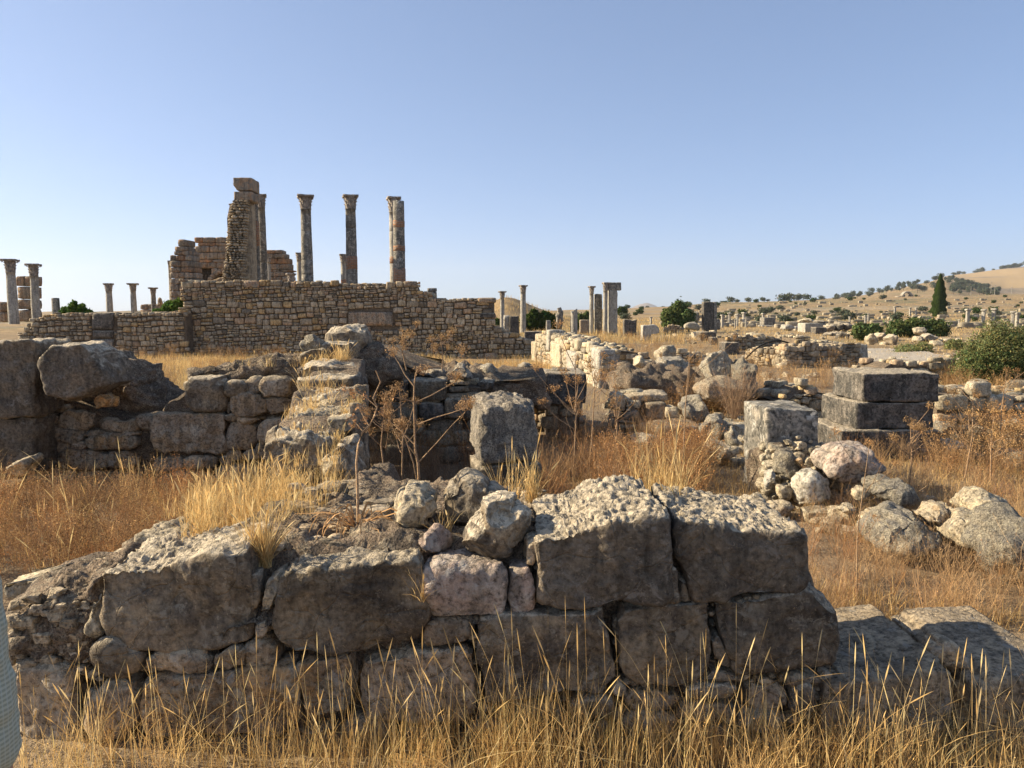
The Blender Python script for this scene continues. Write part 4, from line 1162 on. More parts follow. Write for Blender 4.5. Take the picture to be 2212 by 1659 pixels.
ashlar("ruined_wall", "stair stepped ruin wall with a moulded band, right of the dark column", [
    (573, 609, 539.5, 547.5), (574, 616, 547.5, 557.5), (574, 623, 557.5, 570), (574, 625, 570, 583), (574, 632, 583, 587), (574, 628, 587, 597), (574, 630, 597, 608), (574, 630, 608, 640)], 45, .9, seed=5)
column("short fluted column stub with a carved capital before the stepped ruin", 580.5, 556, 566, 7, 8, 42.5, zbase=ZP - .3, capw=11, mat=m_colp, seed=6, name="short_column")
# a fallen leafy capital standing on the wall top
cpr = empty("carved_capital", (P(628, 606, 27.3)[0], 27.35, ZW_(607)), "lone leafy capital standing on top of the long wall", "capital")
V, F = capital_mesh(.10, .29, .17, 11, .4)
mk("bell", V + OFF[cpr.name], F, m_cap, cpr)
column("tall dark column, leftmost of the three spaced along the podium", (659, 662), 422, 453, 22, 26, 39, zbase=ZP - .3, capw=37, joints=(500, 561, 593), seed=7)
column("slim pale column half hidden behind the leftmost tall dark column", 648, 546, 561, 14, 15, 47, zbase=ZP - .3, capw=19, mat=m_colp, seed=8)
column("tall dark column with a brick patch low on its shaft, middle of the three", (755, 759.5), 422, 453, 21.5, 25, 39, zbase=ZP - .3, capw=34, joints=(494,), bands=[(554.5, 582)], seed=9)
column("slim pale column with a worn capital behind the middle tall column", 743, 549, 566, 14, 15, 47, zbase=ZP - .3, capw=20, mat=m_colp, bands=[(604, 612)], seed=10)
column("tall capital bearing column partly hidden behind the bare topped column", (849.5, 852), 426, 459, 20, 21, 43, zbase=ZP - .3, capw=30, mat=m_colp, joints=(501,), bands=[(555, 570)], seed=11)
column("bare topped tall column with three brick bands, no capital", (861.6, 860), 434.5, None, 23.5, 25.5, 37, zbase=ZP - .3, mat=m_col, bands=[(477, 491.5), (530, 543), (581, 618)], seed=12)

# ruins left of the temple
G1 = "columns standing left of the temple"
column("big column with a flared capital nearest the left edge of the view", (20.5, 25.5), 560, 589, 21, 25, 29, ybase=700, capw=37, mat=m_colp, cmat=m_cap, seed=13, group=G1)
column("big column with a crusted lower shaft, second from the left edge", (70, 76.5), 570, 597, 18.5, 21, 30, ybase=695, capw=33, mat=m_colp, cmat=m_cap, seed=14, group=G1)
ashlar("masonry_pier", "pier of stacked weathered blocks between the two big left columns", [(33, 68, 596, 618), (37, 68, 619, 646), (34, 68, 647, 668), (34, 68, 669, 695)], 30.5, .7, seed=7, zb=1)
ashlar("masonry_pier", "low broken masonry at the very left edge behind the big column", [(-20, 11, 652, 674), (-20, 12, 674, 696)], 31, .7, seed=8)
column("short bare column stub between the left columns and the fig shrub", (119, 120), 644, None, 17.5, 18, 28, ybase=682, mat=m_col, seed=15, group=G1, name="column_stub", cat="column stub")
column("small column with a chipped round capital above the dark wall block", 235, 612, 629, 14, 16, 34, ybase=690, capw=22, mat=m_colp, cmat=m_cap, seed=16, group=G1)
column("small column with a ringed neck and flat capital, middle of three", 287.5, 612, 629, 12, 14, 34, ybase=690, capw=25, mat=m_colp, cmat=m_cap, seed=17, group=G1)
column("smallest column with a flat capital beside a low stone wall", 331, 621, 635, 10.5, 12, 36, ybase=690, capw=21, mat=m_col, cmat=m_cap, seed=18, group=G1)
ashlar("ruined_wall", "low stone wall behind the smallest left column", [(303, 352, 657, 668), (303, 352, 668, 690)], 38, .6, seed=9)
boulder("standing_stone", "small pointed stone standing by the fig shrub", [(337, 660), (337, 645), (342, 639), (347, 646), (347, 662)], 37.5, .3, m_farstone, cat="stone", seed=71, cell=.08, rnd=.04)
ashlar("ruined_wall", "dark stepped blocks peeping over the step of the long wall", [(923, 942, 622, 630), (905, 942, 630, 640), (902, 942, 638, 650)], 33, .5, seed=10, mat=m_col)

# ================================================================== RIGHT: columns, pillars, cut blocks of the middle distance
G2 = "slender columns beyond the long wall"
column("slender column just past the right end of the long wall", 1085, 629, 643, 9, 10, 46, ybase=727, capw=16, mat=m_colp, seed=20, group=G2)
column("taller slender column with a flared capital behind a black block", 1130, 616, 631, 11, 12.5, 48, ybase=718, capw=17, mat=m_colp, seed=21, group=G2)
column("slender column with a battered capital joined to a dark square pillar", 1278, 618, 635, 8.5, 9, 56, ybase=722, capw=14, mat=m_colp, seed=22, group=G2)
column("slender column under a long block, right of the battered one", 1308, 610, 628, 9.5, 10, 55, ybase=722, capw=13, mat=m_colp, seed=23, group=G2)
def cut(name, label, x0, y0, x1, y1, Y=None, D=.6, mat=None, cat="cut block", seed=0, poly=None, ddy=0, **kw):
    if Y is None: Y = G((x0 + x1) / 2, y1)[1]
    s = Y / FPX
    kw.setdefault("cell", max(.02, 2.2 * s)); kw.setdefault("rnd", .014); kw.setdefault("rough", .02); kw.setdefault("chips", 5); kw.setdefault("cut", .08)
    return tag(block(name, poly or rect(x0, y0, x1, y1), Y + ddy, D, mat or m_black, None, seed=seed or int(x0), **kw), label, cat, None)
cut("square_pillar", "dark square pillar backing the battered slender column", 1285, 635, 1301, 722, 56, .6, m_col, "pillar")
cut("square_pillar", "thick square pillar below the long top block", 1315, 627, 1334, 722, 55, .9, m_colp, "pillar")
cut("lintel_block", "long block laid over the thick square pillar", 1314, 610, 1342, 627, 55, .9, m_col, "block")
cut("upright_block", "black upright block standing beside the first slender column", 1101, 683, 1121, 738, 41, .7, m_black, "block")
cut("upright_block", "left face of the black upright block, its sunlight painted as a pale worn slab", 1089, 682, 1101, 736, 41.2, .7, m_colp, "block", rough=.05)  # sunlit left side of the black block, painted pale as a separate piece
cut("cut_block", "low dark block right of the black upright block", 1133, 716, 1172, 746, 33, .7, m_black)
cut("upright_block", "small pale square post in the dry grass", 1180, 692, 1190, 716, 44, .4, m_colp, "post")
boulder("standing_stone", "curved dark broken statue like stub against the green bushes", [(1202, 712), (1201, 680), (1206, 671), (1203, 665), (1212, 664), (1217, 673), (1217, 690), (1214, 714)], 48, .45, m_col, cat="stone", seed=72, cell=.08, rnd=.15, chips=4)
column("broken rough stub of a column in the dry grass", 1240, 667, None, 14.5, 15.5, 48, ybase=720, mat=m_colp, seed=24, broken=.18, name="column_stub", cat="column stub")
cut("upright_block", "squat brown block at the foot of the paired columns", 1253, 691, 1273, 720, 50, .6, m_tan, "block")
cut("upright_block", "dark upright stub with a jagged top right of the thick pillar", 1348, 689, 1376, 727, 49, .6, m_black, "block", poly=[(1348, 689), (1356, 690), (1366, 692), (1376, 690), (1374, 727), (1348, 727)])
cut("carved_block", "pale carved console block in front of the bushes", 1388, 701, 1424, 735, 43, .7, m_colp, "carved block", poly=[(1388, 703), (1416, 701), (1424, 708), (1424, 720), (1408, 722), (1400, 736), (1388, 736)])
cut("square_pillar", "tall dark square pillar, left half of the isolated pair", 1520, 652, 1541, 718, 62, .7, m_black, "pillar")
cut("square_pillar", "narrow grey post, right half of the isolated pair", 1542, 652, 1549, 718, 62, .6, m_col, "pillar")
cut("upright_block", "small block at the right foot of the isolated pair", 1549, 690, 1556, 712, 62, .6, m_col, "block")
boulder("boulder", "pale wedge of broken masonry left of the isolated pair", [(1488, 697), (1492, 682), (1502, 672), (1512, 670), (1514, 698)], 62, .8, m_cong, seed=73, cell=.08, rnd=.2)
boulder("boulder", "low heap of pale masonry under the pale wedge", [(1477, 712), (1484, 697), (1512, 694), (1514, 714)], 58, .8, m_cong, seed=74, cell=.08, rnd=.2)
cut("cut_block", "dark cut block on the bank, nearer than the isolated pair", 1513, 717, 1548, 739, 42, .9)
cut("cut_block", "small dark squared stub in front of the bank block", 1536, 729, 1550, 750, 36, .5)
cut("cut_block", "dark squared block right of the small stub, in the grass", 1566, 740, 1598, 768, 29, .8)
cut("cut_block", "grey cube block standing alone in the far grass", 1650, 686, 1675, 704, 95, 1.6, m_col)
cut("cut_block", "pale cut block under the grey cube block", 1646, 703, 1685, 713, 90, 1.6, m_colp)
cut("cut_block", "long pale block with a dark end among far boulders", 1739, 698, 1782, 720, 62, 1.6, m_colp)
cut("cut_block", "dark low cut block at the front of the far boulders", 1762, 707, 1786, 722, 58, 1.0)
cut("cut_block", "pale lower block at the right of the far boulder row", 1718, 705, 1742, 715, 70, 1., m_colp)
fb = [((1689, 701, 1722, 714), m_colp, "rounded pale boulder left of the long pale block"), ((1729, 688, 1764, 700), m_pale, "white wedge shaped boulder topping the far heap"),
      ((1764, 690, 1786, 704), m_black, "dark boulder right of the white wedge boulder"), ((1784, 700, 1812, 718), m_grey, "grey boulder in the middle of the dark far heap"),
      ((1806, 695, 1828, 716), m_black, "black boulder near the end of the far heap"), ((1824, 698, 1846, 714), m_black, "black rounded boulder at the end of the far heap"),
      ((1790, 716, 1820, 732), m_black, "low dark boulder under the far heap"), ((1815, 716, 1842, 740), m_black, "dark boulder at the edge of the green bush")]
for k, (b, mt, lb) in enumerate(fb):
    Yb = {0: 66, 1: 66, 2: 62, 3: 60, 4: 60, 5: 60, 6: 50, 7: 46}[k]
    boulder("boulder", lb, oval(*b, k), Yb, 1.2, mt, seed=80 + k, cell=.09, rnd=.3, rough=.06)
fb = [((1878, 719, 1900, 748), m_pale, 37, "pale rounded boulder left of the lane"), ((1896, 719, 1925, 736), m_grey, 39, "grey boulder leaning on the pale boulder by the lane"),
      ((1921, 721, 1946, 750), m_grey, 36, "angular boulder with a bright face by the lane"), ((1979, 707, 2012, 727), m_pale, 44, "squarish pale boulder stacked before the dark bush"),
      ((1996, 720, 2033, 739), m_grey, 41, "two toned block right below the squarish pale boulder"), ((1979, 727, 2002, 744), m_pale, 41, "pale block under the squarish pale boulder"),
      ((2014, 736, 2050, 756), m_pale, 36, "low white boulder right of the two toned block"), ((2038, 731, 2062, 741), m_pale, 41, "small pale stone behind the low white boulder"),
      ((2024, 752, 2044, 766), m_pale, 32, "flat pale stone at the edge of the lane")]
for k, (b, mt, Yb, lb) in enumerate(fb):
    boulder("boulder", lb, oval(*b, k + 30), Yb, .8, mt, seed=95 + k, cell=.06, rnd=.2, rough=.05)

# rubble walls of the middle distance
def wallpx(name, label, x0, y0b, x1, y1b, tops, thick=.6, seed=0, mat=None, zb=-.1, cat="ruined wall", Y0_=None, Y1_=None, **kw):
    """front face between two ground pixels; tops: [(fraction, height m)]"""
    A = G(x0, y0b); B = G(x1, y1b)
    root = empty(name, ((A[0] + B[0]) / 2, (A[1] + B[1]) / 2, 0), label, cat)
    L = math.hypot(B[0] - A[0], B[1] - A[1])
    masonry(root, A[:2], B[:2], zb, prof([(f * L, h) for f, h in tops]), thick=thick, seed=seed, mat=mat, **kw)
    return root
# apse
rt = empty("ruined_wall", (P(1745, 790, 24)[0], 23.5, 0), "low curved apse wall with a flat top beside the lane", "ruined wall")
apx = [(1612, 782), (1640, 793), (1700, 798), (1760, 797), (1820, 794), (1866, 792)]
app = [G(*q) for q in apx]
app = [P(q[0], 700, G(*q)[1]) for q in apx]
for k in range(5):
    a, b = app[k], app[k + 1]
    L = math.hypot(b[0] - a[0], b[1] - a[1])
    ht = lambda px: P(px, np.interp(px, [1612, 1640, 1680, 1720, 1760, 1866], [768, 750, 742, 741, 741, 743]), 22)[2]
    masonry(rt, a[:2], b[:2], -.1, prof([(0, ht(apx[k][0])), (L, ht(apx[k + 1][0]))]), thick=.7, seed=30 + k, hr=(.10, .2), mat=m_rub, warm=.2, dark=.3)
block("ashlar_block", rect(1846, 744, 1876, 792), 22.0, .7, m_colp, rt, seed=3, cell=.05, rnd=.03, rough=.02)
cab = [(P(1611 + 128 * t, 775 - 92 * 4 * t * (1 - t) * .38 - 8 * t, 21.5)) for t in np.linspace(0, 1, 24)]
V, F = tube(cab, .025, 6)
mcb = M("black_rubber"); mcb.set(mcb.b, "Base Color", (.02, .02, .02, 1))
tag(mk("cable", V, F, mcb.m), "thin black cable arching over the left end of the apse wall", "cable")

wallpx("ruined_wall", "low dark coursed wall left of the apse, under the bank", 1433, 800, 1540, 800, [(0, .50), (.3, .52), (1, .48)], seed=40, hr=(.1, .18), warm=.3)
wallpx("ruined_wall", "long low rubble wall with dry grass along the bank", 1572, 757, 1700, 752, [(0, .62), (.5, .60), (1, .5)], seed=41, mat=m_rub, dark=.3, zb=0)
wallpx("ruined_wall", "pale broken footing behind the apse", 1718, 765, 1850, 765, [(0, .70), (.2, .72), (.24, .4), (.5, .55), (1, .35)], seed=42, mat=m_rubp, thick=1.6)
wallpx("ruined_wall", "low rubble heap wall left of the pale wedge of masonry", 1434, 722, 1478, 722, [(0, .5), (.5, .8), (1, .5)], seed=43, mat=m_rub, dark=.3)
wallpx("ruined_wall", "pale rubble wall left of the lane edge, behind the stacked blocks", 1898, 832, 2090, 828, [(0, .2), (.1, .55), (.5, .5), (.8, .45), (1, .3)], seed=44, mat=m_rubp, thick=1.0, ragged=.12, jit=.25, rnd=.5, hr=(.14, .3))
wallpx("ruined_wall", "long pale rubble wall right of the stacked dark blocks", 2026, 925, 2420, 915, [(0, .58), (.3, .5), (.55, .42), (1, .48)], seed=45, mat=m_rubp, thick=1.1, ragged=.09, hr=(.1, .28), jit=.2, rnd=.5)
wallpx("ruined_wall", "pale rubble heap between the upright slab and the stacked blocks", 1690, 905, 1800, 900, [(0, .3), (.4, .52), (1, .4)], seed=46, mat=m_rubp, thick=1.0, ragged=.12, jit=.25, rnd=.55, hr=(.08, .2))

# sunlit wall seen from its left face
sw = empty("ruined_wall", (1.3, 20, 0), "bright sunlit wall of mixed blocks and rubble facing left", "ruined wall")
A = np.array((G(1160, 758)[0], 25.5)); A[0] = P(1158, 700, 25.5)[0]
B = np.array((P(1303, 700, 15.8)[0], 15.8))
L = np.hypot(*(B - A))
z1, z0 = P(1303, 755, 15.8)[2], P(1158, 716, 25.5)[2]
hl = []
masonry(sw, A, B, -.1, prof([(0, z0 - .1), (.4, z0 + .05), (L * .55, z0 - .02), (L * .62, z1 + .12), (L * .8, z1 + .05), (L, z1)]), thick=.8, seed=50, mat=m_rubp, hr=(.16, .36), jit=.2, rnd=.3, ragged=.12, warm=.3, dark=.03, split=.4, depth=.25)
def orient_block(root, u0, u1, za, zb_, A, B, mat, D=.5, off=-.1, seed=0, name="ashlar_block"):
    U = (B - A) / np.hypot(*(B - A)); N = np.array((-U[1], U[0]))
    V, F = rock_mesh((u1 - u0) / 2, D / 2, (zb_ - za) / 2, None, cell=.05, rnd=.04, rough=.02, seed=seed, chips=6, cut=.08)
    C = A + U * (u0 + u1) / 2 + N * (D / 2 + off)
    W = np.stack((C[0] + V[:, 0] * U[0] + V[:, 1] * N[0], C[1] + V[:, 0] * U[1] + V[:, 1] * N[1], (za + zb_) / 2 + V[:, 2]), 1)
    return mk(name, W, F, mat, root)
for k, (u0, u1, za, zb_, mt) in enumerate([(L - .75, L + .02, .38, z1, m_colp), (L - .55, L + .04, -.1, .36, m_colp), (L * .36, L * .52, .05, .75, m_pale), (L * .62, L * .74, .05, .62, m_colp), (-.5, .5, -.1, .62, m_pale), (L * .28, L * .33, .45, 1.1, m_colp)]):
    orient_block(sw, u0, u1, za, zb_, A, B, mt, seed=k + 3)
# its end face toward the viewer
masonry(sw, (B[0], B[1]), (B[0] + 1.1, B[1] + .15), -.1, prof([(0, z1), (1.1, z1 - .1)]), thick=.5, seed=51, part="end_face", core="end_core", mat=m_rub, hr=(.1, .25), jit=.2)

# block and pier in the room behind the pillar
pr = empty("masonry_pier", (P(1220, 900, 9.1)[0], 9.4, 0), "small masonry pier topped by a dark square block", "pier")
block("capping_block", rect(1176, 806, 1266, 874), 9.1, .8, m_black, pr, seed=5, cell=.025, rnd=.025, rough=.012, chips=4, cut=.04)
Ax = P(1180, 700, 9.2)[0]; Bx = P(1262, 700, 9.2)[0]
masonry(pr, (Ax, 9.2), (Bx, 9.2), -.1, prof([(0, P(1200, 874, 9.2)[2]), (2, P(1200, 874, 9.2)[2])]), thick=.8, seed=52, hr=(.09, .2), mat=m_rub, ragged=0, warm=.3)
boulder("stone", "rough stone resting on the dark square block", [(1185, 806), (1195, 797), (1230, 794), (1240, 806)], 9.4, .3, m_cong, cat="stone", seed=120, rnd=.05)
# dark rear wall of the room
wb2 = empty("ruined_wall", (-1.2, 8.0, 0), "dark shaded rear wall of the room, behind the tall dry fennel", "ruined wall")
Ax, Bx = P(775, 700, 7.9)[0], P(1040, 700, 7.9)[0]
masonry(wb2, (Ax, 7.9), (Bx, 7.9), -.15, prof([(0, P(1100, 850, 7.9)[2]), (.3, P(1100, 820, 7.9)[2]), (1.3, P(1100, 822, 7.9)[2])]), thick=.7, seed=53, hr=(.13, .24), ar=(1.2, 2.6), mat=m_rub, warm=.3, dark=.4, gap=.014, noise=.012, jit=.08, depth=.25)
for k, q in enumerate([(781, 824, 812, 868), (818, 822, 878, 868), (880, 820, 965, 866), (795, 868, 900, 925), (905, 870, 960, 910), (960, 862, 1020, 905), (910, 930, 1010, 965), (830, 962, 905, 1000), (905, 965, 990, 1000)]):
    block("stone_block", rect(*q), 7.8, .4, (m_brown, m_black, m_grey)[k % 3], wb2, seed=k + 60, cell=.03, rnd=.04, rough=.02)
block("earth_fill", [(760, 760), (800, 762), (850, 790), (900, 815), (960, 812), (1040, 815), (1100, 825), (1180, 820), (1180, 880), (760, 900)], 8.2, 1.6, m_earth, wb2, seed=19, cell=.04, rnd=.2, rough=.09, fine=.02, chips=0)
for q, mt, lb, Yq in [([(969, 800), (985, 788), (1000, 789), (1027, 822), (1010, 824), (975, 815)], m_black, "dark slanting slab with a lit upper edge on the rear wall", 7.8),
                  ([(900, 815), (925, 798), (960, 800), (968, 818), (930, 824)], m_black, "dark rough rock on top of the rear wall", 8.0),
                  ([(1031, 800), (1040, 787), (1060, 787), (1073, 800), (1070, 822), (1034, 820)], m_cong, "cream knobbly boulder right of the slanting slab", 8.4),
                  ([(1022, 828), (1040, 820), (1066, 826), (1068, 846), (1025, 848)], m_black, "low dark stone under the cream knobbly boulder", 8.0),
                  ([(1120, 792), (1134, 786), (1150, 792), (1152, 806), (1124, 808)], m_grey, "small grey stone at the foot of the sunlit wall", 9.5)]:
    boulder("boulder", lb, q, Yq, .4, mt, seed=len(lb), cell=.025, rnd=.06)
wallpx("ruined_wall", "low crumbling bank wall between the boulder and the sunlit wall", 1075, 920, 1180, 930, [(0, .66), (.5, .62), (1, .5)], seed=54, mat=m_rub, thick=.8, ragged=.1, hr=(.07, .15), rnd=.5, jit=.2)

# central pillar
pl = empty("stone_pillar", (P(1090, 1000, 4.9)[0], 5.1, 0), "broad pitted grey pillar stub standing in the middle of the room", "pillar")
block("pillar_block", [(1034, 890), (1044, 880), (1100, 872), (1160, 882), (1164, 940), (1163, 1004), (1100, 1000), (1036, 1006), (1032, 990), (1031, 930)], 4.85, .5, m_cong if False else stone_mat("pitted_grey_stone", (.36, .31, .24), (.27, .235, .185), (.44, .38, .29), s=2.2, bd=.014, dark=.35, crack=False, lichen=.9, c_l=(.12, .115, .11), rand=.05), pl, seed=8, cell=.012, rnd=.05, rough=.018, pits=.02, fine=.005, chips=4, cut=.03, lean=.10, rot=.17, scar=.006)
block("pillar_block", [(1026, 1006), (1100, 1002), (1168, 1005), (1170, 1060), (1172, 1110), (1030, 1110), (1034, 1050)], 4.87, .48, m_grey, pl, seed=9, cell=.014, rnd=.03, rough=.02, chips=8, cut=.06, rot=.15)

# stepped wall with slabs, middle right
stp = empty("ruined_wall", (P(1385, 900, 9)[0], 9.2, 0), "low stepped wall of buff slabs and rubble in the middle of the ruins", "ruined wall")
Ax, Bx = P(1322, 700, 9.0)[0], P(1425, 700, 8.8)[0]
masonry(stp, (Ax, 9.2), (Bx, 9.0), -.1, prof([(0, .58), (.25, .56), (.3, .45), (.65, .2)]), thick=.9, seed=55, mat=m_rubp, hr=(.07, .16), jit=.2, rnd=.45, ragged=.05)
def sblk(root, poly, Y, D, mat, seed, **kw):
    kw.setdefault("cell", .022); kw.setdefault("rnd", .035); kw.setdefault("rough", .02)
    return block("stone_block", poly, Y, D, mat, root, seed=seed, **kw)
sblk(stp, [(1345, 856), (1400, 850), (1448, 852), (1446, 868), (1400, 868), (1346, 872)], 9.3, .5, m_tan, 1)
sblk(stp, [(1396, 872), (1440, 872), (1442, 905), (1400, 908)], 9.1, .4, m_tan, 2)
sblk(stp, [(1324, 853), (1350, 852), (1350, 885), (1326, 884)], 9.1, .4, m_tan, 3)
sblk(stp, [(1438, 880), (1466, 880), (1468, 908), (1440, 908)], 9.0, .3, m_pale, 4)
sblk(stp, [(1418, 924), (1470, 919), (1518, 920), (1516, 946), (1420, 944)], 8.4, .55, m_brown, 5)
sblk(stp, [(1430, 948), (1512, 946), (1514, 968), (1432, 968)], 8.5, .4, m_tan, 6)
# hollow bank behind: earth mound with dark side
bk = block("terrain", [(1330, 830), (1345, 800), (1400, 806), (1440, 800), (1520, 812), (1600, 800), (1640, 812), (1640, 880), (1480, 885), (1330, 880)], 11.8, 1.2, m_earth, None, seed=21, cell=.06, rnd=.35, rough=.12, fine=.03, chips=0)
bk["kind"] = "structure"
bl = [("boulder", "pale squared boulder left of the bare grey bush", [(1469, 880), (1476, 866), (1520, 860), (1540, 880), (1538, 915), (1480, 918), (1470, 900)], 8.9, .5, m_cong),
      ("boulder", "tallest knobbly conglomerate boulder, left of the paired ones", [(1524, 800), (1535, 770), (1555, 758), (1580, 764), (1598, 790), (1596, 818), (1560, 824), (1528, 820)], 11.5, .7, m_cong),
      ("boulder", "knobbly conglomerate boulder, right of the paired ones", [(1594, 790), (1612, 776), (1634, 790), (1652, 830), (1648, 866), (1606, 862), (1596, 830)], 11.2, .7, m_cong),
      ("boulder", "wide brown boulder under the conglomerate pair", [(1510, 850), (1530, 826), (1570, 818), (1610, 822), (1620, 860), (1560, 872), (1512, 868)], 10.8, .8, m_tan),
      ("boulder", "cracked pale boulder left of the upright slab", [(1520, 935), (1530, 910), (1556, 900), (1576, 920), (1580, 950), (1550, 962), (1522, 956)], 7.6, .35, m_cong),
      ("boulder", "low whitish boulder at the foot of the cracked pale one", [(1524, 968), (1550, 956), (1600, 968), (1606, 995), (1540, 1000)], 7.3, .4, m_pale),
      ("boulder", "small rough boulder between the cracked one and the upright slab", [(1574, 940), (1590, 922), (1604, 935), (1604, 970), (1578, 968)], 7.4, .3, m_cong),
      ("cut_block", "dark half buried block in the room floor", [(1364, 955), (1400, 948), (1437, 952), (1438, 985), (1366, 985)], 7.9, .5, m_black),
      ("stone", "small squared stone in the dry weeds of the room", [(1297, 984), (1322, 981), (1324, 1002), (1298, 1003)], 7.0, .25, m_tan),
      ("stone", "flat stone in front of the small squared stone", [(1290, 1010), (1340, 1006), (1348, 1022), (1294, 1024)], 6.8, .3, m_tan),
      ("boulder", "pale wide rock slab on the rise behind the hollow", [(1421, 762), (1430, 747), (1466, 746), (1470, 768), (1468, 786), (1424, 786)], 15, .6, m_pale),
      ("boulder", "white chipped rock left of the pale wide slab", [(1367, 792), (1372, 772), (1390, 768), (1398, 780), (1396, 796)], 14, .5, m_pale),
      ("cut_block", "dark topped low block beside the white chipped rock", [(1384, 780), (1417, 779), (1418, 798), (1386, 798)], 14, .5, m_tan),
      ("boulder", "broad pebbly mass of fallen masonry on the rise", [(1416, 792), (1440, 776), (1490, 778), (1500, 800), (1500, 815), (1420, 815)], 13.5, .9, m_cong)]
for k, (nm, lb, q, Yq, D, mt) in enumerate(bl):
    boulder(nm, lb, q, Yq, D, mt, cat="cut block" if nm == "cut_block" else nm, seed=130 + k, cell=max(.02, .0022 * Yq), rnd=.03 if nm == "cut_block" else .12, rough=.04 if mt == m_cong else .02)

# ================================================================== upright slab, three stacked blocks, rubble heap, right boulders
cut("upright_slab", "tall grey upright slab at the left of the rubble heap", 1656, 884, 1768, 1095, 6.1, .62, m_col, "slab", seed=5, cell=.015, rnd=.012, rough=.012, cut=.03, lean=0.0, scar=.004)
cut("cut_block", "topmost of the three stacked dark blocks", 1864, 806, 2029, 868, 7.6, .75, m_black, seed=6, cell=.018, rnd=.014, rough=.014, chips=5, cut=.06, scar=.006)
cut("cut_block", "middle of the three stacked dark blocks", 1848, 870, 2022, 928, 7.6, .85, m_black, seed=7, cell=.018, rnd=.014, rough=.014, chips=5, cut=.06, scar=.006)
cut("cut_block", "lowest and widest of the three stacked dark blocks", 1817, 930, 2036, 1000, 7.55, .9, m_black, seed=8, cell=.018, rnd=.014, rough=.014, chips=5, cut=.06, scar=.006)
# rubble heap
hp = empty("rubble_heap", (2.4, 6.3, 0), "heap of small pale stones against the upright slab", "rubble heap")
rs = np.random.RandomState(8)
parts = []
for k in range(300):
    x = rs.uniform(1652, 1830)
    top = np.interp(x, [1650, 1662, 1690, 1740, 1800, 1830], [1000, 955, 945, 945, 970, 990])
    y = rs.uniform(top, 1108)
    f = (y - top) / (1108 - top)
    s = rs.uniform(5, 11) if rs.rand() < .6 else rs.uniform(11, 19)
    Yq = 6.05 - .45 * f + rs.uniform(0, .15)
    V, F = block(None, oval(x - s, y - s * .75, x + s, y + s * .75, k, j=.15), Yq, s * .0065, None, seed=k, cell=.016, rnd=.012, rough=.007, chips=14, cut=.4)
    parts.append((V, F, np.ones(3) * rs.uniform(.65, 1.2)))
V, F, T = join(parts)
mk("rubble_stones", V, F, m_rubp, hp, tint=T, smooth=False)
block("earth_fill", [(1656, 1000), (1680, 962), (1740, 960), (1800, 985), (1850, 1040), (1860, 1120), (1650, 1120)], 5.95, .6, m_earth, hp, seed=31, cell=.03, rnd=.15, rough=.06, chips=0)
